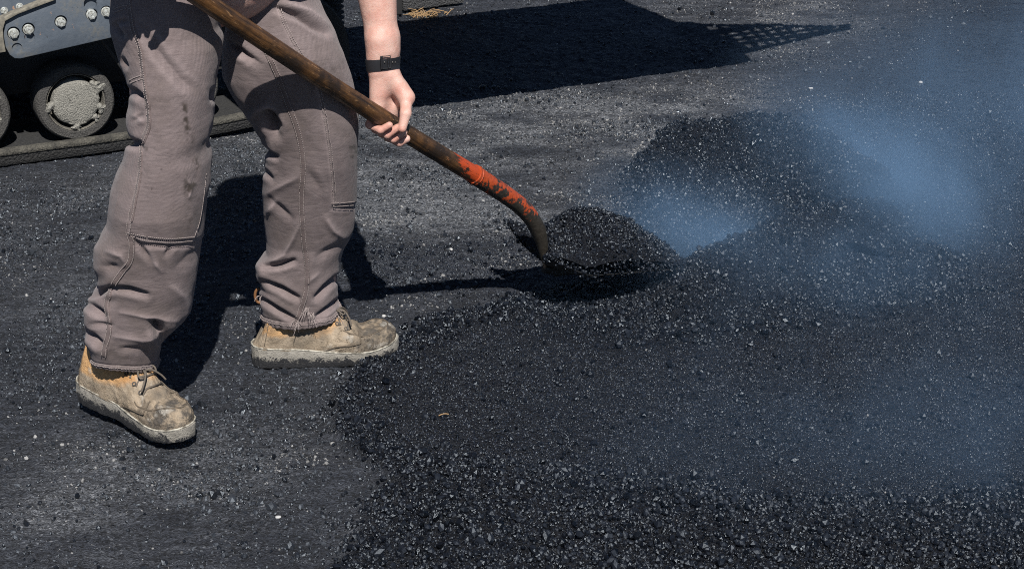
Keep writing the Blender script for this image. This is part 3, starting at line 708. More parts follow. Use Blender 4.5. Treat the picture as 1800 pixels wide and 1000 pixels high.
def dist_t(px, py, poly):
    poly = np.asarray(poly, float); ln = np.r_[0, np.cumsum(np.linalg.norm(np.diff(poly, axis=0), axis=1))]
    best = np.full(np.shape(px), 1e9); bt = np.zeros(np.shape(px))
    for i in range(len(poly) - 1):
        a = poly[i]; d = poly[i + 1] - a
        t = np.clip(((px - a[0]) * d[0] + (py - a[1]) * d[1]) / (d @ d + 1e-12), 0, 1)
        q = np.hypot(px - a[0] - t * d[0], py - a[1] - t * d[1]); k = q < best
        best = np.where(k, q, best); bt = np.where(k, (ln[i] + t * (ln[i + 1] - ln[i])) / ln[-1], bt)
    return best, bt
def leg_cloth(name, rows, yaxis, depth, hem, folds, panel=None, seed=0, n_ring=280, n_len=380):
    """rows: (pixel y, left x, right x) outline; yaxis(z): distance of the leg's axis; depth(z): half thickness"""
    rows = np.array(rows, float)
    out = []
    for yy, xl, xr in rows:
        z = 0.4
        for _ in range(12):
            z = P(0.5 * (xl + xr), yy, yaxis(z))[2]
        a, b = P(xl, yy, yaxis(z)), P(xr, yy, yaxis(z))
        out.append((z, a[0], b[0]))
    out = np.array(sorted(out))
    zz = np.linspace(out[0, 0], out[-1, 0], n_len)
    k = np.array([0.25, 0.5, 0.25])
    L = np.interp(zz, out[:, 0], out[:, 1]); Rr = np.interp(zz, out[:, 0], out[:, 2])
    for _ in range(5):
        L[1:-1] = np.convolve(L, k, 'valid'); Rr[1:-1] = np.convolve(Rr, k, 'valid')
    th = np.linspace(0, 2 * math.pi, n_ring, endpoint=False)
    T, Z = np.meshgrid(th, zz)
    cx = (0.5 * (L + Rr))[:, None]; hw = (0.5 * (Rr - L))[:, None]
    ya = np.array([yaxis(z) for z in zz])[:, None]; dp = np.array([depth(z) for z in zz])[:, None]
    c, s = np.cos(T), np.sin(T)
    e = 0.86
    X = cx + hw * np.sign(c) * np.abs(c) ** e
    Y = ya + dp * np.sign(s) * np.abs(s) ** e
    V = np.stack([X, Y, Z + 0 * T], -1)
    # hem follows a sagging curve: shear the lowest rows
    hemz = hem(T)
    w = np.clip(1 - (Z - zz[0]) / 0.16, 0, 1) ** 1.5
    V[..., 2] += hemz * w
    def normals(V):
        du = np.roll(V, -1, 1) - np.roll(V, 1, 1)
        dv = np.gradient(V, axis=0)
        n = np.cross(du, dv); return n / (np.linalg.norm(n, axis=-1, keepdims=True) + 1e-12)
    N = normals(V)
    # broad soft undulation
    ln = np.cumsum(np.full(n_ring, 1.0)) / n_ring
    per = 2 * math.pi * 0.09
    und = 0.0034 * fbm(np.cos(T) * 2.2 + Z * 2.0 + seed, np.sin(T) * 2.2 + Z * 7 + seed * 3, 3, seed) + 0.0008 * fbm(T * 1.2 + Z * 16, Z * 11 - T * 2.2, 3, seed + 3)
    V = V + N * und[..., None]
    px, py = proj(V)
    front = (N @ -FW) > -0.15
    wear = np.zeros(px.shape); grime = np.zeros(px.shape)
    disp = np.zeros(px.shape)
    if panel is not None:
        ins = inside(px, py, panel) & front
        d = dist_poly(px, py, panel, True)
        disp += np.where(ins, 0.0026 * smoothstep(0, 2.2, d), 0)
        wear += np.where(front, 0.55 * np.exp(-(d / 2.2) ** 2), 0)
    for kind, poly, width, amp in folds:
        d, tt = dist_t(px, py, poly)
        tap = np.sqrt(np.clip(np.sin(math.pi * (0.06 + 0.88 * tt)), 0, 1))
        poly_ = np.asarray(poly, float); ends = np.minimum(np.hypot(px - poly_[0, 0], py - poly_[0, 1]), np.hypot(px - poly_[-1, 0], py - poly_[-1, 1]))
        g = np.exp(-(d / width) ** 2)
        if kind == 'v':                                # valley with a raised shoulder on its lower side
            disp += np.where(front, tap * (-amp * 1.35 * (0.6 * np.exp(-np.abs(d) / (width * .75)) + .55 * np.exp(-(d / (width * 1.15)) ** 2)) + 0.20 * amp * np.exp(-((d - width * 2.4) / (width * 1.5)) ** 2)), 0)
            wear += np.where(front, 0.35 * tap * np.exp(-((d - width * 1.9) / (width * 0.7)) ** 2), 0)
        elif kind == 'r':
            disp += np.where(front, tap * amp * (.6 * g + .5 * np.exp(-np.abs(d) / (width * .8))), 0); wear += np.where(front, tap * 0.75 * np.exp(-(d / (width * 0.5)) ** 2), 0)
        elif kind == 'b':
            disp += np.where(front, amp * np.exp(-(d / width) ** 2), 0)
        elif kind == 'g':
            grime += np.where(front, amp * g * smoothstep(-0.1, 0.5, fbm(px * 0.12, py * 0.12, 3, 5)), 0)
    hb = np.clip(1 - (Z - zz[0] - .016) / .002, 0, 1); disp = disp + hb * (.0018 + .0010 * np.sin(T * 46 + 3 * np.sin(T * 5))) - .0016 * np.exp(-((Z - zz[0] - .020) / .0025) ** 2)
    V = V + N * disp[..., None]
    for _ in range(1):
        Vs = V.copy(); Vs[1:-1] = 0.5 * V[1:-1] + 0.125 * (V[2:] + V[:-2] + np.roll(V, 1, 1)[1:-1] + np.roll(V, -1, 1)[1:-1]); V = Vs
    # hem turned in
    lip = V[:1].copy(); lip = lip * 1.0; cxy = V[0].mean(0); lip[0] = V[0] + (cxy - V[0]) * 0.05; lip2 = lip.copy(); lip2[0, :, 2] += 0.03; lip2[0, :, :2] = V[0, :, :2] + (cxy - V[0])[:, :2] * 0.09
    A = np.concatenate([lip2, lip, V], 0); m_ = A.shape[0]
    i = (np.arange(m_ - 1)[:, None] * n_ring + np.arange(n_ring)[None, :])
    j = (np.arange(m_ - 1)[:, None] * n_ring + (np.arange(n_ring)[None, :] + 1) % n_ring)
    F = np.stack([i, j, j + n_ring, i + n_ring], -1).reshape(-1, 4)
    pad = np.zeros((2, n_ring))
    return A.reshape(-1, 3), F, np.concatenate([pad, np.clip(wear, 0, 1)]).ravel(), np.concatenate([pad, np.clip(grime, 0, 1)]).ravel()

ip = lambda zs, vs: (lambda z: float(np.interp(z, zs, vs)))
NEAR_Y = ip([0.1, 0.3, 0.5, 0.75, 1.0], [3.270, 3.225, 3.165, 3.155, 3.20])
NEAR_D = ip([0.1, 0.2, 0.5, 0.75, 1.0], [0.082, 0.090, 0.097, 0.107, 0.12])
FAR_Y = ip([0.05, 0.3, 0.5, 0.75, 1.0], [3.57, 3.52, 3.44, 3.37, 3.38])
FAR_D = ip([0.05, 0.2, 0.5, 0.75, 1.0], [0.078, 0.082, 0.092, 0.105, 0.12])
near_rows = [(-190, 185, 400), (-90, 190, 397), (0, 197, 390), (20, 196, 386), (46, 200, 380), (71, 206, 388), (115, 220, 383), (140, 229, 378), (158, 233, 375), (172, 231, 375), (190, 226, 374), (207, 225, 373), (230, 233, 369),
             (240, 233, 365), (252, 226, 362), (277, 219, 368), (300, 207, 367), (326, 198, 366), (352, 195, 361), (388, 191, 358), (408, 180, 356), (425, 173, 354), (456, 170, 350), (485, 175, 346), (500, 177, 343), (508, 168, 341), (518, 158, 339), (544, 153, 334),
             (560, 156, 325), (575, 152, 308), (588, 153, 296), (607, 158, 281), (622, 162, 279), (640, 166, 276), (648, 168, 275)]
near_seam = [(226, -60), (228, 0), (234, 50), (246, 86), (253, 142), (261, 195), (261, 221), (251, 251), (245, 310), (237, 350), (229, 388), (226, 409)]
near_seam2 = [(226, 409), (231, 425), (229, 456), (213, 480), (198, 503), (188, 534), (191, 560), (192, 580), (185, 610), (182, 626)]
near_panel = near_seam + [(262, 420), (300, 424), (341, 421), (420, 400), (440, 200), (440, -60)]
near_folds = [('v', [(196, 507), (228, 510), (258, 519)], 4.5, .011), ('v', [(160, 519), (180, 512), (196, 506)], 4.5, .010), ('v', [(272, 570), (279, 580), (284, 590)], 8.0, .020), ('r', [(212, 548), (260, 556), (308, 563)], 4.5, .0045), ('v', [(156, 534), (183, 555)], 5, .012),
              ('v', [(153, 583), (177, 606)], 5.5, .013), ('v', [(240, 428), (262, 431), (300, 434), (338, 431)], 3.0, .0035), ('v', [(236, 424), (252, 440), (268, 458)], 4.5, .006), ('r', [(258, 440), (276, 466), (284, 476)], 5, .005), ('v', [(300, 436), (292, 448)], 4, .005),
              ('v', [(165, 568), (196, 572)], 4, .004), ('v', [(214, 613), (256, 614)], 4.5, .004), ('r', [(200, 590), (250, 596), (290, 590)], 6, .005), ('v', [(250, 50), (289, 106), (318, 140), (342, 158)], 8, .005),
              ('v', [(232, 160), (240, 166), (250, 174)], 5, .013), ('v', [(226, 249), (236, 253), (246, 256)], 5.5, .015), ('v', [(200, 44), (206, 54), (214, 64)], 4, .009), ('v', [(206, 40), (222, 38)], 3.5, .006), ('v', [(216, 105), (222, 118)], 3.5, .007), ('v', [(372, 160), (371, 176)], 4, .008),
              ('r', [(235, 205), (252, 212)], 7, .006), ('v', [(236, 212), (250, 204)], 4, .005), ('r', [(190, 440), (214, 448), (222, 462)], 7, .006), ('v', [(186, 468), (208, 472)], 7, .005), ('b', [(172, 440), (176, 470)], 12, .006), ('b', [(158, 548), (160, 575)], 10, .006), ('b', [(162, 600), (170, 612)], 9, .005),
              ('g', [(322, 186), (328, 225), (336, 262), (345, 295)], 6, 1.1), ('g', [(330, 320), (336, 360), (332, 395)], 14, .7), ('g', [(286, 50), (286, 66)], 3, .8), ('g', [(245, 258), (268, 262)], 4, .7), ('r', [(326, 312), (336, 330), (330, 345), (340, 320)], 3, .0022), ('g', [(328, 330), (338, 322)], 5, .8),
              ('r', [(300, 500), (322, 520), (330, 545)], 10, .005), ('v', [(310, 470), (345, 440)], 8, .003)]
far_rows = [(-190, 350, 500), (-90, 375, 530), (0, 398, 554), (38, 400, 571), (63, 397, 585), (97, 392, 600), (130, 392, 611), (158, 405, 619), (189, 426, 625), (210, 442, 628), (235, 458, 629), (252, 465, 628), (277, 467, 627), (300, 462, 626), (330, 462, 625), (360, 464, 624), (378, 465, 624), (400, 467, 621), (420, 469, 612),
            (438, 469, 602), (448, 461, 599), (460, 453, 597), (480, 451, 594), (490, 457, 592), (497, 462, 591), (506, 457, 591), (520, 456, 592), (540, 460, 594), (552, 461, 596), (562, 463, 597)]
far_seam = [(420, -40), (424, 8), (443, 38), (470, 92), (491, 139), (506, 181), (525, 235), (533, 286), (531, 330), (530, 357), (532, 390), (534, 420), (540, 472), (537, 516), (528, 545), (521, 566)]
far_pseam = [(480, -30), (489, 23), (510, 71), (552, 143), (565, 193), (575, 252), (582, 319), (584, 361)]
far_panel = far_pseam + [(604, 361), (624, 358), (700, 350), (700, 100), (600, -40)]
far_folds = [('v', [(472, 202), (478, 216), (483, 236)], 8.5, .024), ('r', [(443, 205), (452, 192), (470, 186), (484, 192)], 7, .008), ('v', [(464, 262), (474, 272), (486, 277)], 4, .009), ('v', [(464, 300), (478, 316)], 4, .006), ('r', [(529, 388), (514, 420), (500, 447), (472, 463)], 5.5, .006), ('v', [(468, 468), (490, 467), (516, 459)], 4, .012),
             ('v', [(463, 496), (494, 508), (524, 525)], 4.2, .013), ('v', [(591, 489), (572, 506), (556, 524)], 4.2, .013), ('v', [(595, 528), (580, 541), (558, 557)], 4.2, .011), ('v', [(458, 526), (488, 545), (519, 563)], 4.0, .011), ('r', [(574, 384), (586, 404), (602, 416)], 7, .006), ('v', [(584, 366), (604, 366), (622, 364)], 3.0, .0025),
             ('v', [(487, 16), (525, 30), (548, 46), (571, 60)], 5, .012), ('r', [(500, 4), (540, 20), (570, 44)], 8, .006), ('v', [(400, 75), (416, 86), (436, 102)], 5, .011), ('v', [(436, 102), (455, 112)], 6, .005), ('r', [(470, 340), (500, 322), (522, 312)], 8, .005), ('v', [(476, 350), (512, 384)], 5, .004), ('v', [(486, 214), (492, 222)], 4, .006),
             ('b', [(458, 470), (462, 482)], 9, .006), ('r', [(486, 352), (470, 376)], 7, .005), ('g', [(610, 256), (624, 262), (622, 280)], 9, .9), ('g', [(545, 70), (560, 110), (590, 130)], 10, .35), ('v', [(540, 300), (560, 330)], 8, .003), ('v', [(600, 430), (560, 450)], 6, .004), ('r', [(560, 480), (540, 496)], 5, .003)]
NL = leg_cloth('leg', near_rows, NEAR_Y, NEAR_D, lambda T: 0.010 - 0.008 * np.cos(T) - 0.026 * np.sin(T), near_folds, near_panel, 3)
FL = leg_cloth('leg', far_rows, FAR_Y, FAR_D, lambda T: 0.012 + 0.002 * np.maximum(0, -np.sin(T)) ** 2 + 0.004 * np.cos(T), far_folds, far_panel, 9)

def set_attr(o, name, vals):
    a = o.data.attributes.new(name, 'FLOAT', 'POINT'); a.data.foreach_set('value', np.asarray(vals, np.float32))
# seat of the trousers joins the two legs above the crotch
hv = MB()
hip = []
for z, cx, cy, rx, ry in ((0.895, -0.555, 3.285, 0.12, 0.12), (0.91, -0.555, 3.285, 0.175, 0.18), (0.95, -0.555, 3.29, 0.19, 0.19), (1.0, -0.55, 3.30, 0.175, 0.17), (1.06, -0.545, 3.30, 0.165, 0.155)):
    hip.append([(cx + rx * math.cos(t) * 0.8 - ry * math.sin(t) * 0.45, cy + rx * math.cos(t) * 0.6 + ry * math.sin(t) * 0.6, z) for t in np.linspace(0, 2 * math.pi, 48, endpoint=False)])
hv.add([p for r_ in hip for p in r_], [(i * 48 + k, i * 48 + (k + 1) % 48, (i + 1) * 48 + (k + 1) % 48, (i + 1) * 48 + k) for i in range(4) for k in range(48)] + [tuple(range(48))[::-1]])
tv = np.concatenate([NL[0], FL[0], np.array(hv.v)]) - PO
n1, n2 = len(NL[0]), len(FL[0])
tf = NL[1].tolist() + (FL[1] + n1).tolist() + [tuple(i + n1 + n2 for i in f) for f in hv.f]
trousers = mesh_obj('trousers', tv, tf, MAT_CLOTH, person, label='faded brown canvas work trousers with sewn-on knee panels')
set_attr(trousers, 'wear', np.r_[NL[2], FL[2], np.zeros(len(hv.v))])
set_attr(trousers, 'grime', np.r_[NL[3], FL[3], np.zeros(len(hv.v))])
BV = {'near': BVHTree.FromPolygons(NL[0].tolist(), NL[1].tolist()), 'far': BVHTree.FromPolygons(FL[0].tolist(), FL[1].tolist())}

def on_cloth(which, x, y):
    d = Vector(ray(x, y)).normalized(); h = BV[which].ray_cast(Vector(CAMP), d)
    if h[0] is None: return None
    n = h[1]; n = n if n.dot(d) < 0 else -n
    return np.array(h[0]), np.array(n)
def path_on(which, pts, step=0.0016):
    q = spline(pts, 400); out = []
    for x, y in q:
        h = on_cloth(which, x, y)
        if h: out.append((*h[0], *h[1]))
    out = np.array(out)
    keep_ = [0]
    for i in range(1, len(out)):
        if np.linalg.norm(out[i, :3] - out[keep_[-1], :3]) > step: keep_.append(i)
    out = out[keep_]
    for _ in range(2):
        out[1:-1, 3:] = (out[2:, 3:] + out[:-2, 3:] + out[1:-1, 3:]) / 3
    out[:, 3:] /= np.linalg.norm(out[:, 3:], axis=1)[:, None]
    return out
def ribbon(which, pts, width, lift, name, mat):
    q = path_on(which, pts, 0.0025); m_ = MB(); p = q[:, :3]; n = q[:, 3:]
    t = np.gradient(p, axis=0); t /= np.linalg.norm(t, axis=1)[:, None]; b = np.cross(n, t); vs = []
    for i in range(len(p)):
        for o, l in ((-1, -0.001), (-0.92, lift), (0, lift * 1.25), (0.92, lift), (1, -0.001)):
            vs.append(p[i] + b[i] * o * width / 2 + n[i] * l - PO)
    m_.add(vs, [(i * 5 + k, i * 5 + k + 1, i * 5 + k + 6, i * 5 + k + 5) for i in range(len(p) - 1) for k in range(4)])
    o = m_.build(name, mat, trousers, True, 80)
    set_attr(o, 'wear', np.full(len(o.data.vertices), 0.25)); set_attr(o, 'grime', np.zeros(len(o.data.vertices)))
    return o
ST = MB()
def stitches(which, pts, offs, lift=0.0012, pitch=0.0034, r=0.00060):
    q = path_on(which, pts, pitch)
    p = q[:, :3]; n = q[:, 3:]; t = np.gradient(p, axis=0); t /= np.linalg.norm(t, axis=1)[:, None] + 1e-9; b = np.cross(n, t)
    for o in offs:
        for i in range(len(p)):
            if random.random() < 0.05: continue
            c = p[i] + b[i] * (o + random.uniform(-.0002, .0002)) + n[i] * lift - PO
            M = np.stack([t[i], b[i], n[i]], 1)
            ST.box(c, (pitch * 0.36, r, r * 0.8), M)
ribbon('near', near_seam[:-1], 0.0125, 0.0011, 'side_seam', MAT_SEAM); stitches('near', near_seam, (-0.0045, 0.0040), 0.0022)
ribbon('near', near_seam2, 0.0125, 0.0011, 'side_seam', MAT_SEAM); stitches('near', near_seam2, (-0.0045, 0.0040), 0.0022)
ribbon('far', far_seam, 0.0125, 0.0011, 'inner_seam', MAT_SEAM); stitches('far', far_seam, (-0.0045, 0.0040), 0.0022)
stitches('far', far_pseam, (0.0025, 0.0075), 0.0012)
stitches('near', [(226, 409), (262, 416), (300, 419), (340, 416)], (0.0, -0.009), 0.0014)
stitches('near', [(341, 416), (350, 390), (358, 340), (362, 300)], (0.0,), 0.0014)
stitches('far', [(584, 357), (604, 356), (622, 354)], (0.0, -0.008), 0.0014)
stitches('near', [(202, 22), (216, 17), (232, 15)], (0, .006)); stitches('near', [(230, 146), (240, 142), (252, 138)], (0, .006))
def hem_path(A, n_ring, up):
    return A
for wh, A in (('near', NL[0]), ('far', FL[0])):
    nr = 280; rowz = A.reshape(-1, nr, 3)
    for row in (7, 9):
        ring = rowz[row]; nx_ = ring - ring.mean(0); nx_[:, 2] = 0
        for k in range(0, nr):
            a, b_ = ring[k], ring[(k + 1) % nr]
            t = unit(b_ - a); n = unit(nx_[k]); n = unit(n - t * (n @ t)); b2 = np.cross(n, t)
            if k % 2 == 0: ST.box((a + b_) / 2 + n * 0.0010 - PO, (0.0014, 0.0005, 0.0005), np.stack([t, b2, n], 1))
stitching = ST.build('stitching', MAT_THREAD, trousers, False, kind='stuff')
# frayed threads at the far hem
fr = MB()
for x0, y0, n_ in ((540, 545, 13), (522, 566, 9), (457, 524, 8), (594, 552, 6), (548, 553, 8)):
    wh = 'near' if x0 < 400 else 'far'
    for _ in range(n_):
        h = on_cloth(wh, x0 + random.uniform(-4, 4), y0 + random.uniform(-5, 3))
        if not h: continue
        p0, n0 = h; d = unit(n0 * 0.8 + np.array([random.uniform(-1, 1), random.uniform(-.5, .2), random.uniform(-1, .4)]))
        L = random.uniform(.006, .022)
        fr.tube([p0 - PO, p0 + d * L * .5 - PO, p0 + d * L + np.array([random.uniform(-.3, .3) * L, 0, -L * random.uniform(.2, .8)]) - PO], [.0006, .0005, .0003], 5)
fr.build('frayed_threads', MAT_THREAD, trousers, True, kind='stuff')

# ------------------------------------------------------------------ boots (local: x heel to toe, y to the wearer's left, z up)
def make_boot(loc, heading, tilt, seed, side):
    b = empty('boot', tuple(np.asarray(loc) - PO), 0, person)
    b.rotation_mode = 'XYZ'; b.rotation_euler = (0, tilt, heading)
    Lb = 0.312
    xs = np.linspace(0, 1, 90)
    hwid = lambda u: np.interp(u, [0, .015, .05, .12, .25, .42, .6, .74, .86, .94, .985, 1], [.004, .017, .028, .0345, .036, .0365, .045, .050, .047, .037, .021, .004])
    curve = lambda u: side * np.interp(u, [0, .25, .45, .7, 1], [0, .001, .006, .003, -.008])
    sole_t = lambda u: np.interp(u, [0, .3, .55, .8, 1], [.047, .042, .034, .027, .026])
    lift = lambda u: np.interp(u, [0, .6, .8, .92, 1], [0, 0, .003, .009, .015])
    # sole with a slightly wider edge, ripples of tread below
    def outline(scale, n=64):
        us = 0.5 - 0.5 * np.cos(np.linspace(0, math.pi, n)); a = [(u, 1) for u in us]; c = [(u, -1) for u in us[::-1][1:-1]]
        return [(u, s * hwid(u) * scale + curve(u)) for u, s in a + c]
    m_ = MB()
    lev = [(0.0, .955), (0.10, .99), (0.5, 1.02), (0.92, 1.04), (1.0, 1.03)]
    O = [outline(s) for _, s in lev]; n = len(O[0]); vs = []
    for (f, s), o in zip(lev, O):
        for u, yv in o:
            jig = 0.0009 * math.sin(u * 260 + seed) * (f < 0.95) + random.uniform(-.0006, .0006)
            vs.append((u * Lb * 1.015 - .003 + (0.004 if u > .97 else 0), yv + np.sign(yv) * jig, lift(u) + f * sole_t(u) + (random.uniform(-.0015, .001) if f == 0 else 0)))
    fs = [(i * n + k, i * n + (k + 1) % n, (i + 1) * n + (k + 1) % n, (i + 1) * n + k) for i in range(len(lev) - 1) for k in range(n)] + [tuple(range(n))[::-1], tuple(range((len(lev) - 1) * n, len(lev) * n))]
    m_.add(vs, fs); m_.build('sole', sole_mat('boot_sole_%d' % seed, seed), b, True, 50)
    # welt: a thin pale strip round the upper's foot
    w = MB(); q = [(u * Lb * 1.012 - .002, yv * 1.0, lift(u) + sole_t(u) + .0012) for u, yv in outline(1.025)]
    w.tube(q + [q[0]], .0018, 7, False); w.build('welt', MAT_WELT, b, True, 80)
    # upper: cross sections from heel to toe
    top = lambda u: np.interp(u, [0, .02, .06, .12, .30, .38, .45, .52, .57, .64, .70, .78, .86, .93, .97, 1], [.085, .112, .140, .180, .185, .172, .144, .124, .112, .096, .084, .0755, .0720, .0680, .0590, .048])
    topw = lambda u: np.interp(u, [0, .1, .3, .45, .55, .65, .75, 1], [.95, .97, .97, .88, .76, .74, .86, .95])
    expo = lambda u: np.interp(u, [0, .35, .55, .72, .85, 1], [.55, .55, .72, .62, .50, .6])
    nph = 72; vs = []; us = 0.5 - 0.5 * np.cos(np.linspace(0.02, math.pi - 0.02, 130)); us = 0.6 * us + 0.4 * np.linspace(us[0], us[-1], 130)
    for u in us:
        z0 = lift(u) + sole_t(u) - .002; zt = top(u) + lift(u) * .6
        for k in range(nph):
            ph = math.pi * k / (nph - 1)
            ex = expo(u)
            cc = math.copysign(abs(math.cos(ph)) ** ex, math.cos(ph)); ss = max(0, math.sin(ph)) ** 0.75
            hz = ss
            wv = hwid(u) * (1 - .04) * (1 - (1 - topw(u)) * hz ** 1.1) * (1 + 0.05 * math.sin(math.pi * min(1, hz * 1.4)))
            x_ = u * Lb; y_ = wv * cc + curve(u); z_ = z0 + (zt - z0) * hz
            # heel counter leans forward at its top
            if u < .3: x_ += .034 * hz * (1 - u / .3)
            d = 0.0
            # moc toe: plug lowered inside a U seam
            rad = math.hypot((u - .72) / .225, y_ / (.040)) if u > .60 else 9
            if u > .60:
                d += -.0058 * smoothstep(1.0, .86, rad) * smoothstep(.60, .68, u) + .0022 * math.exp(-((rad - 1.04) / .09) ** 2) * smoothstep(.6, .66, u)
            # quarter panel laid over the vamp
            qf = 0.755 - 0.02 * hz - max(0, .42 - hz) * .75
            d += .0026 * float(smoothstep(0.006, -0.006, u - qf)) 
            # flex creases over the ball of the foot
            d += -.0042 * math.exp(-((u - .735 - .03 * hz) / .010) ** 2) * hz + .0024 * math.exp(-((u - .705) / .016) ** 2) * hz - .0018 * math.exp(-((u - .665) / .010) ** 2) * hz
            d += 0.0022 * float(fbm(np.array(u * 9.0 + seed), np.array(ph * 2.2), 3, seed)) + 0.0012 * float(vnoise(np.array(u * 40.0), np.array(ph * 9), seed + 2))
            nrm = unit((0.0, cc * .8 + 1e-6, ss)); vs.append((x_, y_ + nrm[1] * d, z_ + nrm[2] * d))
    nu = len(us)
    fs = [(i * nph + k, i * nph + k + 1, (i + 1) * nph + k + 1, (i + 1) * nph + k) for i in range(nu - 1) for k in range(nph - 1)]
    fs += [tuple(range(nph)), tuple(range((nu - 1) * nph, nu * nph))[::-1]]
    um = MB(); um.add(vs, fs); upper = um.build('upper', leather('boot_leather_%d' % seed, seed * 3.7), b, True, 75)
    VV = np.array(vs).reshape(nu, nph, 3)
    def sp(u, ph, l=0.0008):
        i = int(np.argmin(abs(us - u))); k = int(round(ph / math.pi * (nph - 1))); p = VV[i, k]; c = np.array([p[0], curve(u), .06]); return p + unit((0, p[1] - c[1], max(p[2] - .04, .005))) * l
    # seams: moc toe U, quarter edge, heel strip
    sm = MB()
    arc = []
    for a in np.linspace(-2.0, 2.0, 40):
        u = .72 + .225 * math.cos(a); yv = .040 * math.sin(a)
        i = int(np.argmin(abs(us - u))); k = int(np.argmin(abs(VV[i, :, 1] - yv) + 10 * (VV[i, :, 2] < .05))); arc.append(VV[i, k] + np.array([0, 0, .0008]))
    arc = np.array(arc); arc[1:-1] = (arc[2:] + arc[:-2] + 2 * arc[1:-1]) / 4
    sm.tube(arc, .0013, 6); sm.build('toe_seam', MAT_BSEAM, upper, True, 80)
    for sgn in (1, -1):
        qs = MB(); pts = []
        for hz in np.linspace(.02, .88, 26):
            u = 0.755 - 0.02 * hz - max(0, .42 - hz) * .75
            ph = math.asin(hz ** (1 / .75)); ph = ph if sgn > 0 else math.pi - ph
            pts.append(sp(u - .004, ph, .0012))
        pts = np.array(pts); pts[1:-1] = (pts[2:] + pts[:-2] + pts[1:-1]) / 3
        qs.tube(pts, .0013, 6); qs.build('quarter_seam', MAT_BSEAM, upper, True, 80)
        hs = MB(); hs.tube([sp(.075, (ph if sgn > 0 else math.pi - ph), .0008) for ph in np.linspace(.05, 1.2, 16)], .0009, 6); hs.build('heel_seam', MAT_BSEAM, upper, True, 80)
        for e, (u, hz) in enumerate(((.455, .80), (.52, .80), (.585, .80), (.645, .80))):
            ph = math.asin(hz ** (1 / .75)); ph = ph if sgn > 0 else math.pi - ph
            c = sp(u, ph, .0012); k = MB(); nrm = unit((.3, math.copysign(.75, c[1] - curve(u)), .75))
            k.lathe([(.0020, .0), (.0026, .0014), (.0042, .0014), (.0048, 0), (.0044, -.001)], c, nrm, 14); k.build('eyelet', MAT_EYE, upper, True, 60)
    for u in (.46, .525, .59, .65):
        lc = MB(); ph = math.asin(.80 ** (1 / .75))
        a, c2 = sp(u, ph, .002), sp(u + .02, math.pi - ph, .002); mid = sp(u + .03, math.pi / 2, .005)
        lc.tube(spline([a, (a + mid) / 2 + np.array([.004, 0, .003]), mid, (c2 + mid) / 2 + np.array([-.003, 0, .003]), c2], 24), .0021, 8); lc.build('lace', MAT_LACE, b, True, 80)
    kc = sp(.585, math.pi / 2, .006)
    for pts in ([(0, 0, 0), (-.006, .012, .006), (.004, .024, .002), (.014, .020, -.004), (.008, .008, .002), (0, 0, .001)], [(0, 0, 0), (.002, -.014, .006), (.014, -.024, 0), (.018, -.012, 0), (.006, -.004, .003), (0, 0, .001)],
                [(0, 0, 0), (.012, .010, .002), (.022, .026, -.012), (.026, .034, -.024)], [(0, 0, 0), (.014, -.006, .003), (.026, -.022, -.010), (.030, -.034, -.024)]):
        lc = MB(); lc.tube(spline([kc + np.array(p) for p in pts], 26), .0020, 8); lc.build('lace', MAT_LACE, b, True, 80)
    return b
fb0, fb1 = G(446, 641, 0.0), G(690, 626, 0.0)
hd = math.atan2(fb1[1] - fb0[1], fb1[0] - fb0[0])
far_boot = make_boot((fb0[0], fb0[1] + .0, float(ground_z(fb0[0], fb0[1])[0]) + .001), hd, 0.0, 1, -1)
far_boot['label'] = 'far boot seen from its inner side, flat on the ground'
nb0, nb1 = G(150, 716, 0.0), G(318, 783, 0.0)
hd2 = math.atan2(nb1[1] - nb0[1], nb1[0] - nb0[0])
near_boot = make_boot((nb0[0], nb0[1], float(ground_z(nb0[0], nb0[1])[0]) + .030), hd2, R(2.6), 2, 1)
near_boot['label'] = 'near boot turned toward the camera with loose laces'
lp = MB(); a = P(459, 520, 3.53) - PO
th = np.linspace(-.6, 3.6, 16); lp.tube([a + np.array([-.009 * math.cos(t - 1.5) - .004, 0, .016 * math.sin(t - 1.5)]) for t in th], .0032, 8); lp.build('pull_loop', MAT_LOOP, person, True, 80)
# ------------------------------------------------------------------ shovel axis (needed by the hands)
HA = P(690, 214, 3.42)                                  # handle where the left hand grips it
HB = P(838, 310, 3.625)                                  # end of the wood
HAX = unit(HB - HA)                                     # along the handle, toward the blade
HLEN = 1.23
HTOP = HB - HAX * HLEN
def handle_frame(c):
    n1 = -unit(c - CAMP); n1 = unit(n1 - HAX * (n1 @ HAX)); n2 = np.cross(HAX, n1)
    if n2[2] < 0: n2 = -n2
    return n1, n2                                       # toward the camera; up across the handle

# ------------------------------------------------------------------ the body: one continuous surface from blended limbs
def axis_nu(spans, lo, hi, coarse):
    t = [lo]
    while t[-1] < hi:
        s = coarse
        for a, b_, f in spans:
            if a <= t[-1] <= b_: s = min(s, f)
            else:
                g = max(a - t[-1], t[-1] - b_); s = min(s, max(f, f + 0.35 * g))
        t.append(t[-1] + s)
    return np.array(t)
wr = P(674, 112, 3.44); el = P(645, -172, 3.49)
LSH = np.array([-0.335, 3.475, 1.27]); RSH = np.array([-0.60, 3.20, 1.44])
n1, n2 = handle_frame(HA)
RG = HTOP + HAX * 0.12                                  # the right hand's grip, above the frame
hx = [HA[0] - .075, HA[0] + .085]; hy = [3.35, 3.54]; hz = [HA[2] - .075, wr[2] + .06]
BX = axis_nu([(*hx, .0019), (RG[0] - .07, RG[0] + .07, .006)], -1.25, 0.05, .014)
BY = axis_nu([(*hy, .0021), (RG[1] - .07, RG[1] + .07, .006)], 2.62, 3.80, .014)
BZ = axis_nu([(*hz, .0019), (hz[1], hz[1] + .16, .0045), (RG[2] - .07, RG[2] + .07, .006)], 0.04, 1.80, .014)
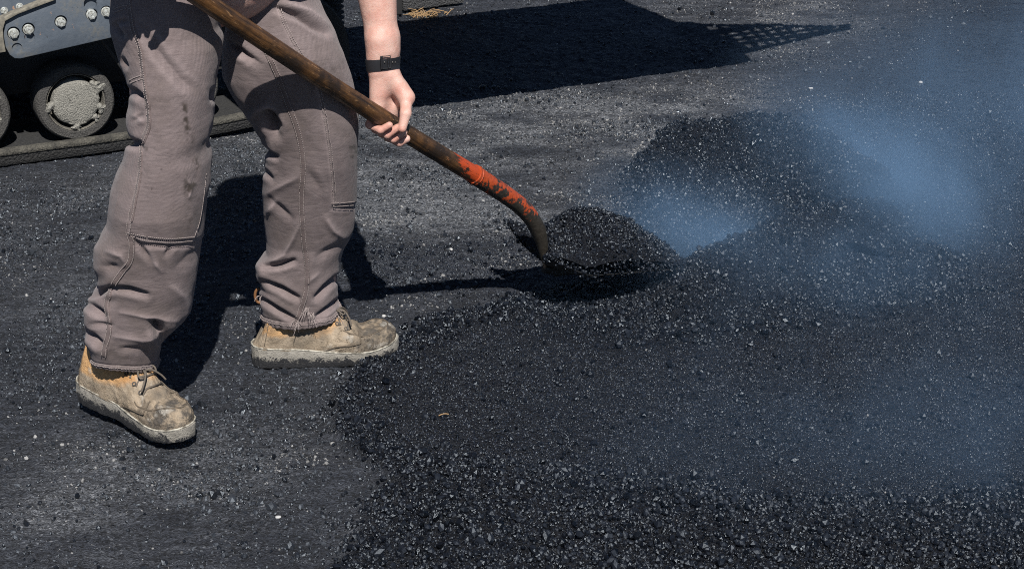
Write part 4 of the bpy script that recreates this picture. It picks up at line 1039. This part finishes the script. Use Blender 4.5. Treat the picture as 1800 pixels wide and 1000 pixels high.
DF = np.full((len(BX), len(BY), len(BZ)), 0.2, np.float32)
def cap_block(a, b_, r1, r2, pad):
    a, b_ = np.asarray(a, float), np.asarray(b_, float); rm = max(r1, r2) + pad
    sl = []
    for k, ax_ in enumerate((BX, BY, BZ)):
        lo, hi = min(a[k], b_[k]) - rm, max(a[k], b_[k]) + rm
        sl.append(slice(max(0, np.searchsorted(ax_, lo) - 1), np.searchsorted(ax_, hi) + 1))
    x, y, z = np.meshgrid(BX[sl[0]], BY[sl[1]], BZ[sl[2]], indexing='ij')
    d = b_ - a; t = np.clip(((x - a[0]) * d[0] + (y - a[1]) * d[1] + (z - a[2]) * d[2]) / (d @ d + 1e-12), 0, 1)
    dist = np.sqrt((x - a[0] - t * d[0]) ** 2 + (y - a[1] - t * d[1]) ** 2 + (z - a[2] - t * d[2]) ** 2) - (r1 + (r2 - r1) * t)
    return tuple(sl), dist.astype(np.float32)
def blend(F, prims, k):
    for a, b_, r1, r2 in prims:
        sl, d = cap_block(a, b_, r1, r2, max(k * 1.6, .02))
        c = F[sl]; h = np.maximum(k - np.abs(c - d), 0) / k
        F[sl] = np.minimum(c, d) - h * h * k * 0.25
def chain(pts, rads): return [(pts[i], pts[i + 1], rads[i], rads[i + 1]) for i in range(len(pts) - 1)]
pel = np.array([-0.555, 3.29, 0.95]); chest = np.array([-0.48, 3.32, 1.30]); neck = np.array([-0.46, 3.29, 1.44]); head = np.array([-0.44, 3.24, 1.585])
# torso, head, legs
blend(DF, [(pel + [-.05, -.05, 0], pel + [.06, .06, 0], .115, .115), (pel, chest, .125, .14), (RSH + [.05, .05, -.03], LSH + [-.05, -.04, -.01], .085, .085), (chest, neck, .10, .06), (neck, head, .055, .06)], .06)
blend(DF, [(head + [-.02, .01, .02], head + [.01, 0, .03], .088, .086), (head + [.02, -.025, -.05], head + [.035, -.03, -.075], .055, .045)], .04)
fdir = unit([.78, -.55, -.25]); fup = np.array([.15, -.15, .97]); fl = np.cross(fup, fdir)
face = head + fdir * .085
blend(DF, [(face + fup * .02, face + fdir * .018 - fup * .02, .010, .014)], .012)
for s in (-1, 1): blend(DF, [(head + fl * .088 * s, head + fl * .092 * s - fup * .03, .018, .013), (face + fup * .025 + fl * .03 * s - fdir * .008, face + fup * .028 + fl * .045 * s - fdir * .016, .012, .010)], .010)
blend(DF, [(face - fup * .048 + fl * .02 - fdir * .004, face - fup * .048 - fl * .02 - fdir * .004, .010, .010)], .010)
for top, kn, an in (((-.65, 3.18, .88), (-.66, 3.19, .50), (-.80, 3.29, .13)), ((-.46, 3.37, .88), (-.40, 3.45, .48), (-.415, 3.58, .10))):
    blend(DF, chain([np.array(top), np.array(kn), np.array(an)], [.060, .042, .030]), .03)
# arms
re_ = np.array([-0.70, 3.06, 1.22]); n1r, n2r = handle_frame(RG); rw = RG + n2r * .06 - n1r * .01 + np.array([-.02, 0.03, .04])
blend(DF, chain([RSH, re_, rw], [.062, .048, .029]), .03)
blend(DF, chain([LSH, el], [.060, .047]), .03)
fm = el + (wr - el) * .35
wside = unit(np.cross(unit(wr - el), n1))
blend(DF, [(el, fm, .044, .0465), (fm, wr + np.array([0, 0, .03]), .0455, .0285)], .03)
blend(DF, [(wr + wside * .010 + np.array([0, 0, .05]), wr + wside * .0115 - np.array([0, 0, .01]), .0235, .0205), (wr - wside * .010 + np.array([0, 0, .05]), wr - wside * .0115 - np.array([0, 0, .01]), .0235, .0205)], .02)

def hand(c, wrist, n1, n2, ax_, thumb_pts, thumb_r, fine=True):
    """palm behind the handle, four fingers curled under it, tips showing on the near side"""
    rad = .0185
    def cyl(s, th, r): return c + ax_ * s + r * (-math.cos(th) * n1 - math.sin(th) * n2)    # 0: behind, 90: below, 180: in front
    mcp = []
    spec = [(-.0335, .0080, .88, 150), (-.0125, .0092, 1.0, 158), (.0080, .0095, 1.02, 156), (.0275, .0095, .98, 140)]   # little ... index
    palm = []
    for s, r, ln, tip in spec:
        mc = cyl(s * .92, R(-18), rad + .0135); mcp.append(mc)
        palm.append((wrist + (s * .55) * ax_ - n1 * .004, mc, .0165, .0128))
    palm.append((wrist * .55 + mcp[0] * .45 - n1 * .0, mcp[0], .0165, .0125))
    palm.append((wrist * .8 + mcp[0] * .2 + n1 * .006, wrist * .35 + mcp[0] * .65 + n1 * .003, .0150, .0120))      # hypothenar
    blend(DF, palm, .012)
    th = thumb_pts
    blend(DF, [(th[0], th[1], .0175, .0150), (wrist * .6 + th[1] * .4, th[1], .017, .0135)], .014)
    blend(DF, [(th[1], mcp[3], .0085, .0085), ((th[0] + th[1]) / 2, (mcp[2] + wrist) / 2, .010, .010)], .014)
    F = np.full(DF.shape, 0.2, np.float32) if False else None
    blend(DF, chain(th[1:], thumb_r), .005)
    for (s, r, ln, tip), mc in zip(spec, mcp):
        a1, a2 = 64, 122
        sp_ = s * 1.08
        pts = [mc, cyl(sp_, R(a1), rad + .0150), cyl(sp_ * 1.02 + .002, R(a2), rad + .0135), cyl(sp_ * 1.02 + .004, R(tip + 12), rad + .0105)]
        blend(DF, chain(pts, [.0118 * r / .0095, r * 1.03, r * .96, r * .86]), .0028)
depth_h = (HA - CAMP) @ FW
def HP(px, py, toward):                                 # a point at the hand's distance, moved toward the camera
    d = ray(px, py); return CAMP + d * (depth_h - toward)
thumb = [HP(690, 138, -.006), HP(714, 172, .012), HP(713, 200, .0285), HP(707, 226, .0285)]
hand(HA, wr, n1, n2, HAX, thumb, [.0128, .0108, .0088])
hand(RG, rw, n1r, -n2r, HAX, [rw + HAX * .01, RG + n2r * .05 + HAX * .05 + n1r * .01, RG + n1r * .03 + HAX * .06, RG + n1r * .028 + HAX * .05 - n2r * .02], [.0128, .0108, .0088])

def surface_nets(D, X, Y, Z):
    S = D < 0
    nx, ny, nz = D.shape
    c = [S[i:nx - 1 + i, j:ny - 1 + j, k:nz - 1 + k] for i in (0, 1) for j in (0, 1) for k in (0, 1)]
    cnt = sum(x.astype(np.int8) for x in c)
    act = np.argwhere((cnt > 0) & (cnt < 8)); I, J, K = act.T
    acc = np.zeros((len(act), 3)); num = np.zeros(len(act))
    corners = [(i, j, k) for i in (0, 1) for j in (0, 1) for k in (0, 1)]
    for a in corners:
        for ax_ in range(3):
            if a[ax_]: continue
            b_ = list(a); b_[ax_] = 1
            da = D[I + a[0], J + a[1], K + a[2]]; db = D[I + b_[0], J + b_[1], K + b_[2]]
            m_ = (da < 0) != (db < 0); t = np.where(m_, da / (da - db + 1e-12), 0)
            pa = np.stack([X[I + a[0]], Y[J + a[1]], Z[K + a[2]]], 1); pb = np.stack([X[I + b_[0]], Y[J + b_[1]], Z[K + b_[2]]], 1)
            acc += np.where(m_[:, None], pa + (pb - pa) * t[:, None], 0); num += m_
    V = acc / num[:, None]
    idx = np.full((nx - 1, ny - 1, nz - 1), -1, np.int64); idx[I, J, K] = np.arange(len(act))
    faces = []
    for ax_ in range(3):
        sl0 = [slice(None)] * 3; sl1 = [slice(None)] * 3; sl0[ax_] = slice(0, -1); sl1[ax_] = slice(1, None)
        e = np.argwhere(S[tuple(sl0)] != S[tuple(sl1)])
        o = [q for q in range(3) if q != ax_]
        e = e[(e[:, o[0]] > 0) & (e[:, o[1]] > 0) & (e[:, o[0]] < (D.shape[o[0]] - 1)) & (e[:, o[1]] < (D.shape[o[1]] - 1))]
        def cell(d0, d1):
            q = e.copy(); q[:, o[0]] -= d0; q[:, o[1]] -= d1; return idx[q[:, 0], q[:, 1], q[:, 2]]
        f = np.stack([cell(0, 0), cell(1, 0), cell(1, 1), cell(0, 1)], 1)
        flip = S[e[:, 0], e[:, 1], e[:, 2]] ^ (ax_ == 1)
        f[~flip] = f[~flip][:, ::-1]
        faces.append(f)
    return V, np.concatenate(faces)
BVx, BFx = surface_nets(DF, BX, BY, BZ)
BFx = BFx[:, ::-1]
body = mesh_obj('body', BVx - PO, BFx, MAT_SKIN, person)
sm = body.modifiers.new('smooth', 'SMOOTH'); sm.factor = 0.5; sm.iterations = 3
bpx, bpy_ = proj(BVx)
flush_shade = np.zeros(len(BVx))  # finger redness, plus the palm hollow's orange shade painted into the skin
for (fx, fy, fr_) in ((657, 218, 13), (676, 224, 13), (690, 233, 12), (697, 244, 9), (712, 190, 7), (676, 168, 10), (708, 230, 8), (700, 160, 9), (722, 176, 8)):
    flush_shade += np.exp(-((bpx - fx) ** 2 + (bpy_ - fy) ** 2) / fr_ ** 2)
set_attr(body, 'flush_shade', np.clip(flush_shade * .8, 0, 1) * (BVx[:, 1] > 3.3) * (BVx[:, 2] < .8))

# finger nails on the curled fingers that face the camera
# wrist strap with buckle
ws = empty('wrist_strap', tuple(wr - PO), 0, person)
axs = unit(wr - el); u_ = unit(np.cross(axs, n1)); v_ = np.cross(axs, u_)
bvh_b = BVHTree.FromPolygons(BVx.tolist(), BFx.tolist())
sc = wr - axs * .000
def strap_ring(off, l):
    out = []
    for t in np.linspace(0, 2 * math.pi, 72, endpoint=False):
        d = math.cos(t) * u_ + math.sin(t) * v_; o = sc + axs * off
        h = bvh_b.ray_cast(Vector(o + d * .08), Vector(-d))
        p = np.array(h[0]) if h[0] is not None else o + d * .03
        out.append(p + d * l)
    out = np.array(out)
    for _ in range(3): out = (np.roll(out, 1, 0) + np.roll(out, -1, 0) + 2 * out) / 4
    return out - wr
W = .0115
rings = [strap_ring(-W, .0002), strap_ring(-W, .0022), strap_ring(-W * .6, .0028), strap_ring(0, .0030), strap_ring(W * .6, .0028), strap_ring(W, .0022), strap_ring(W, .0002)]
tl = unit([.35, 0, -.12])
k = MB(); k.add(np.concatenate(rings), [(i * 72 + j, i * 72 + (j + 1) % 72, (i + 1) * 72 + (j + 1) % 72, (i + 1) * 72 + j) for i in range(6) for j in range(72)])
k.build('band', MAT_STRAP, ws, True, 60)
def on_wrist(px, py, l):
    d = Vector(ray(px, py)).normalized(); h = bvh_b.ray_cast(Vector(CAMP), d)
    p = np.array(h[0]) if h[0] is not None else CAMP + np.array(d) * (depth_h / (np.array(d) @ FW)) ; return p - np.array(d) * l - wr
kp = MB(); kp.tube([on_wrist(669, 100, .0055), on_wrist(686, 98.5, .0055), on_wrist(686.5, 120, .0055), on_wrist(670, 121.5, .0055), on_wrist(669, 100, .0055)], .0011, 8, False); kp.build('buckle', MAT_STRAP, ws, True, 60)
kp = MB(); kp.tube([on_wrist(682, 101, .0062), on_wrist(682.5, 119, .0062)], .0009, 8); kp.build('buckle_pin', MAT_BUCKLE, ws, True, 60)
lo = MB()
for t in np.linspace(0, 1, 2): pass
lo.tube([on_wrist(671, 100, .0045), on_wrist(671, 121, .0045)], .0022, 8); lo.build('strap_loop', MAT_STRAP, ws, True, 60)
for hxp in (676, 690, 694.5):
    hh = MB(); c_ = on_wrist(hxp, 110, .0046); hh.lathe([(.0001, .0004), (.0011, .0004), (.0014, 0)], c_, -unit(ray(hxp, 110)), 10); hh.build('strap_hole', MAT_EYE, ws, True, 60)

# shirt: loose over the torso and shoulders (above the picture; its shade falls into it)
shirt_rows = [(pel + [0, 0, -.02], .20, .16), (pel + [0.01, 0, .10], .195, .15), (pel * .5 + chest * .5, .20, .155), (chest + [0, 0, -.04], .215, .165), (chest + [-.01, 0, .07], .19, .13), (neck + [0, 0, -.03], .095, .085), (neck + [0, 0, .01], .07, .068)]
sx_, sy_ = unit((LSH - RSH) * [1, 1, 0]), None
sy_ = np.array([-sx_[1], sx_[0], 0]); tilt = (LSH - RSH)[2] / np.linalg.norm((LSH - RSH)[:2])
k = MB(); vs = []
for i, (c, a, b_) in enumerate(shirt_rows):
    for t in np.linspace(0, 2 * math.pi, 60, endpoint=False):
        f = min(1, i / 3.0)
        w = .012 * math.sin(5 * t + i) * (i < 4)
        vs.append(c + sx_ * (a + w) * math.cos(t) + sy_ * (b_ + w) * math.sin(t) + np.array([0, 0, tilt * f * a * math.cos(t) + (.02 * math.sin(7 * t) if i == 0 else 0)]) - PO)
k.add(vs, [(i * 60 + j, i * 60 + (j + 1) % 60, (i + 1) * 60 + (j + 1) % 60, (i + 1) * 60 + j) for i in range(len(shirt_rows) - 1) for j in range(60)])
shirt = k.build('shirt', MAT_SHIRT, person, True, 80)
for a, b_ in ((LSH, el), (RSH, re_)):
    k = MB(); d = b_ - a; k.tube([a - d * .12 - PO, a - PO, a + d * .3 - PO, a + d * .62 - PO], [.07, .085, .078, .074], 28, False); k.build('sleeve', MAT_SHIRT, shirt, True, 80)
k = MB(); vs = []
for i, ph in enumerate(np.linspace(.15, 1.75, 10)):
    for t in np.linspace(0, 2 * math.pi, 40, endpoint=False):
        d = np.array([math.sin(ph) * math.cos(t), math.sin(ph) * math.sin(t), math.cos(ph)]); back = max(0, d @ fdir)
        vs.append(head + [0, 0, .025] + d * (.100 - .018 * back - .004 * math.sin(9 * t + i)) - PO)
k.add(vs, [(i * 40 + j, i * 40 + (j + 1) % 40, (i + 1) * 40 + (j + 1) % 40, (i + 1) * 40 + j) for i in range(9) for j in range(40)] + [tuple(range(40))[::-1]])
k.build('hair', MAT_HAIR, person, True, 80)
# ------------------------------------------------------------------ shovel
SH0 = HB
shovel = empty('shovel', tuple(SH0), 0, label='long wooden shovel with orange paint flaking off its bent black socket', category='shovel')
hm = MB(); n = 150; s = np.linspace(0, 1, n)
pts = np.array([HTOP + HAX * HLEN * t for t in s])
hn1, hn2 = handle_frame(HA)
sag = 0.010 * np.sin(s * math.pi * 1.0)                  # a slight bow in the old wood
pts = pts - hn2 * (0.012 * (np.clip((s - .2) / .8, 0, 1)) * (1 - np.clip((s - .2) / .8, 0, 1)) * 4 * .5)[:, None]
rad = np.interp(s, [0, .02, .3, .7, 1], [.012, .0172, .0172, .0182, .0192]) * (1 + .012 * np.array([float(fbm(np.array(t * 26), np.array(3.3), 3, 4)) for t in s]) * 2)
HR = np.stack([HAX, hn1, np.cross(HAX, hn1)], 1)
hm.tube((pts - SH0) @ HR, rad, 28)
handle = hm.build('handle', MAT_WOOD, shovel, True, 60, label='weathered brown wooden handle with orange paint near its lower end')
handle.rotation_euler = Matrix(HR.tolist()).to_euler()
hv_ = np.array([v.co[:] for v in handle.data.vertices]) @ HR.T + SH0
along = (hv_ - HB) @ HAX; topside = ((hv_ - HB) - along[:, None] * HAX) @ hn2
set_attr(handle, 'paint', np.clip(np.interp(along, [-.16, -.10, -.07, -.035, 0], [.05, .30, .50, .60, .85]), 0, 1) + np.where(topside > .004, .22 * np.exp(-((along + .085) / .03) ** 2), -.18 * (topside < -.006)))
# socket: bent steel tube, from the wood down to the blade
NECK = P(957, 460, 3.80)
sp_ = spline([P(832, 306, 3.615), P(860, 324, 3.655), P(892, 345, 3.702), P(920, 367, 3.740), P(941, 395, 3.770), P(952, 425, 3.788), NECK], 60)
sr = np.interp(np.linspace(0, 1, 60), [0, .03, .3, .55, .75, .9, 1], [.0215, .0208, .0200, .0195, .0180, .0120, .0060])
k = MB(); k.tube(sp_ - SH0, sr, 28); socket = k.build('socket', MAT_SOCK, shovel, True, 60, label='bent black steel socket with patches of orange paint')
sv = np.array([v.co[:] for v in socket.data.vertices]) + SH0
j = np.argmin(((sv[:, None, :] - sp_[None]) ** 2).sum(-1), 1) / 59.0
up_ = ((sv - sp_[np.argmin(((sv[:, None, :] - sp_[None]) ** 2).sum(-1), 1)]) @ hn2) / .02
set_attr(socket, 'paint', np.interp(j, [0, .08, .3, .5, .62, .70], [.66, .56, .46, .42, .36, -1.2]) + .22 * up_)
k = MB(); q = P(836, 308.5, 3.621); k.lathe([(.0200, -.003), (.0218, -.002), (.0224, 0), (.0218, .002), (.0200, .003)], q - SH0, HAX, 32); k.build('ferrule_ring', MAT_SOCK, shovel, True, 60)
for o in list(bpy.data.objects):
    if o.name.startswith('ferrule_ring'): set_attr(o, 'paint', np.full(len(o.data.vertices), .45))
for px_, py_, Y_ in ((853, 309, 3.70), (884, 331, 3.75)):
    k = MB(); d = unit(ray(px_, py_)); best = min(((np.linalg.norm(np.cross(c - CAMP, d)), i) for i, c in enumerate(sp_)))[1]
    c = CAMP + d * ((sp_[best] - CAMP) @ d - math.sqrt(max(1e-6, sr[best] ** 2 - np.linalg.norm(np.cross(sp_[best] - CAMP, d)) ** 2)))
    k.lathe([(.0055, -.002), (.0052, .0012), (.0035, .0024), (.0004, .0028)], c - SH0, -d, 16); k.build('rivet', MAT_BUCKLE, shovel, True, 70)
k = MB(); k.tube([NECK - SH0, NECK + np.array([.001, 0, -.010]) - SH0, NECK + np.array([.003, .004, -.024]) - SH0], [.0058, .0042, .0020], 12); k.build('neck_tip', MAT_STEEL, shovel, True, 70)
# blade: dished steel pan, carried a hand's breadth over the ground
bf = unit([.90, .43, -.085]); bl = unit(np.cross([0, 0, 1.0], bf)); bu = np.cross(bf, bl)
BC = NECK + np.array([0.004, 0.006, -0.014])
def pan(u, v):                                           # u 0..1 rear to tip, v -1..1 far(+) / near(-)
    wdt = .128 * (1 - .10 * u)
    rise = .022 * abs(v) ** 2.6 * (1 - .55 * u) + .046 * max(0, 1 - u / .16) ** 1.6 * (0.20 + 0.80 * abs(v))
    return BC + bf * (u * .315 - .046 * max(0, 1 - u / .16) ** 1.4 * abs(v) ** .7) + bl * v * wdt + bu * (rise - .010 * math.sin(math.pi * min(1, u * 1.1)) * (1 - v * v))
nu, nv = 26, 26; vs = []
for lay in (0, -.0022):
    for i in range(nu):
        for j_ in range(nv): vs.append(pan(i / (nu - 1), -1 + 2 * j_ / (nv - 1)) + bu * lay - SH0)
fs = [(i * nv + j_, i * nv + j_ + 1, (i + 1) * nv + j_ + 1, (i + 1) * nv + j_) for i in range(nu - 1) for j_ in range(nv - 1)]
o_ = nu * nv; fs += [tuple(x + o_ for x in f[::-1]) for f in fs]
rim = [j_ for j_ in range(nv)] + [i * nv + nv - 1 for i in range(1, nu)] + [(nu - 1) * nv + j_ for j_ in range(nv - 2, -1, -1)] + [i * nv for i in range(nu - 2, 0, -1)]
fs += [(rim[q_], rim[(q_ + 1) % len(rim)], rim[(q_ + 1) % len(rim)] + o_, rim[q_] + o_) for q_ in range(len(rim))]
k = MB(); k.add(vs, fs); k.build('blade', MAT_BLADE, shovel, True, 60, label='black tar-coated steel blade under the heaped asphalt')
k = MB(); k.tube([BC + bf * t + bu * (-.004 - .010 * (t > .02)) - SH0 for t in (-.006, .03, .09, .15)], [.010, .013, .010, .004], 14); k.build('socket_rib', MAT_BLADE, shovel, True, 60)

# heap of hot mix riding on the blade
def heap_h(u, v):
    a = np.clip(1 - ((u - .50) / .52) ** 2, 0, 1) ** .75; b_ = np.clip(1 - (v / 1.04) ** 2, 0, 1) ** .62
    crest = .116 * (1 + .14 * np.sin(u * 5.0 + 0.6)) * np.interp(u, [0, .2, .42, .7, 1], [1.10, 1.16, 1.06, .92, .8])
    return crest * a * b_ + .016 * fbm(u * 6, v * 3.2, 3, 21) * a
nu = nv = 70; U, Vv = np.meshgrid(np.linspace(-.01, 1.02, nu), np.linspace(-1, 1, nv), indexing='ij')
base = np.array([[pan(min(max(u, 0), 1), v) + bf * (u - min(max(u, 0), 1)) * .315 for v in np.linspace(-1, 1, nv)] for u in np.linspace(-.01, 1.02, nu)])
HH = heap_h(U, Vv) + .003
HV = base + bu * HH[..., None]
hp0 = BC.copy()
heap = empty('asphalt_heap', tuple(hp0), 0, label='steaming heap of black asphalt mix carried on the shovel blade', category='asphalt')
i = (np.arange(nu - 1)[:, None] * nv + np.arange(nv - 1)[None]).ravel()
mesh_obj('core', HV.reshape(-1, 3) - hp0, np.stack([i, i + nv, i + nv + 1, i + 1], 1), MAT_GROUND, heap)
o = [c for c in heap.children][0]; set_attr(o, 'fresh', np.ones(nu * nv)); set_attr(o, 'dust', np.zeros(nu * nv))
nst = 6800; uu = rng.uniform(-.02, 1.03, nst); vv = rng.uniform(-1.04, 1.04, nst)
q = np.array([pan(min(max(a, 0), 1), b_) + bf * (a - min(max(a, 0), 1)) * .315 for a, b_ in zip(uu, vv)]) + bu * (heap_h(uu, vv) + .002)[:, None]
ed = np.clip((-vv - .90) / .14, 0, 1) * rng.random(nst); q = q - bu * (ed * .026)[:, None] - bl * (ed * .006)[:, None]
szs = np.clip(rng.lognormal(math.log(.0068), .30, nst), .004, .013)
scatter('heap_stones', q - hp0 + rng.normal(0, .0022, (nst, 3)), szs, ST_COARSE, heap, kind='stuff')
# ------------------------------------------------------------------ small things
k = MB()
tg = G(745, 30, 0)
for _ in range(60):
    b0 = tg + np.array([rng.normal(0, .035), rng.normal(0, .03), 0]); b0[2] = float(ground_z(b0[0], b0[1])[0])
    d = np.array([rng.normal(0, .035), rng.normal(0, .02), rng.uniform(.008, .03)]); k.tube([b0 - tg, b0 + d * .6 - tg, b0 + d + np.array([rng.normal(0, .012), 0, -.006]) - tg], [.0016, .0013, .0006], 5)
o = k.build('dry_grass_tuft', MAT_STRAW, None, True, kind='stuff', label='dry orange grass tuft by the machine at the top edge', category='grass'); o.location = tg
sg = G(780, 743, 0); sg[2] = float(ground_z(sg[0], sg[1])[0]) + .005
k = MB(); k.tube(spline([(-.010, 0, 0), (-.004, .004, .001), (.004, .003, .003), (.010, .0045, .001)], 12), .0011, 7)
o = k.build('straw_bit', MAT_STRAW, None, True, label='short pale straw bit lying on the raked black mix', category='straw'); o.location = sg
peb = [((489, 912), .0080, 'white pebble on worn asphalt near the bottom edge, below the near boot'), ((1618, 150), .010, 'bright white pebble on the new mat inside the blue smoke'), ((1425, 158), .009, 'white pebble on the worn grey surface left of the smoke'),
       ((1312, 255), .012, 'pale angular stone at the upper edge of the loose pile'), ((793, 438), .007, 'white chip between the far boot and the shovel socket'), ((675, 560), .007, 'white chip just above the toe of the far boot')]
for i_, ((x, y), r_, lb) in enumerate(peb):
    bm = bmesh.new(); bmesh.ops.create_icosphere(bm, subdivisions=2, radius=r_ * .62)
    for v in bm.verts:
        f = 1 + .28 * float(vnoise(np.array(v.co.x / r_ * 1.6 + i_ * 7), np.array(v.co.y / r_ * 1.6 + v.co.z / r_ * 1.3), 3)); v.co *= f; v.co.z *= .72; v.co.x *= 1.2
    me = bpy.data.meshes.new('pebble'); bm.to_mesh(me); bm.free(); me.materials.append(MAT_PEB)
    o = link(bpy.data.objects.new('pebble', me), label=lb, category='pebble', group='white pebbles lying about'); g = G(x, y); o.location = (g[0], g[1], float(ground_z(g[0], g[1])[0]) + r_ * .25)

# ------------------------------------------------------------------ blue smoke rising from the hot mix
def smoke(px, py, z, half, dens, seed, rot=0.0, noise=(4.6, .42, .68), tilt=0.0):
    c = G(px, py, z)
    m = MT('blue_smoke_%d' % seed); m.t.nodes.remove(m.b)
    v = m.n('VolumePrincipled'); m.t.links.new(v.outputs[0], m.out.inputs['Volume'])
    v.inputs['Color'].default_value = (0.31, 0.54, 0.86, 1); v.inputs['Anisotropy'].default_value = 0.0
    co = m.co('Object')
    ln = m.n('VectorMath', operation='LENGTH'); m.put(ln, 0, co)
    fall = m.ramp(ln.outputs['Value'], [(0.0, 1.0), (0.35, .62), (0.7, .17), (1.0, 0.0)], 'EASE')
    mp = m.n('Mapping'); m.put(mp, 'Vector', m.n('NewGeometry').outputs['Position']); mp.inputs['Location'].default_value = (seed * 3.1, seed, seed * .7); mp.inputs['Scale'].default_value = (1, 1, .55)
    nz = m.noise(noise[0], 4, .55, mp.outputs[0], dist=1.1)
    d = m.math('MULTIPLY', m.math('MULTIPLY', fall, m.ramp(nz, [(noise[1] - .12, 0.0), (noise[2], 1.0)])), dens)
    m.put(v, 'Density', d)
    bm = bmesh.new(); bmesh.ops.create_icosphere(bm, subdivisions=3, radius=1.0)
    me = bpy.data.meshes.new('smoke'); bm.to_mesh(me); bm.free(); me.materials.append(m.m)
    o = link(bpy.data.objects.new('smoke', me), kind='stuff'); o.location = c; o.scale = half; o.rotation_euler = (0, tilt, rot)
    return o
smoke(1220, 415, .11, (.36, .30, .19), 3.6, 1, tilt=R(20))
smoke(1275, 450, .12, (.20, .17, .12), 3.4, 9, tilt=R(20))
smoke(1595, 355, .15, (.24, .20, .14), 4.8, 11, tilt=R(20))
smoke(1200, 400, .12, (.22, .18, .12), 2.2, 12, tilt=R(20))
smoke(1600, 330, .16, (.36, .30, .20), 4.6, 2, tilt=R(25))
smoke(1500, 250, .14, (.40, .34, .18), 2.2, 3, tilt=R(20))
smoke(1770, 170, .30, (.85, .85, .36), 1.15, 4)
smoke(1620, 320, .25, (.95, .75, .30), .5, 8)
smoke(1480, 470, .10, (.55, .32, .15), 1.3, 5)
smoke(1850, 760, .12, (.60, .46, .19), .6, 6)
smoke(1450, 790, .08, (.75, .36, .13), .42, 7)
smoke(1560, 640, .12, (1.0, .75, .21), .24, 10)
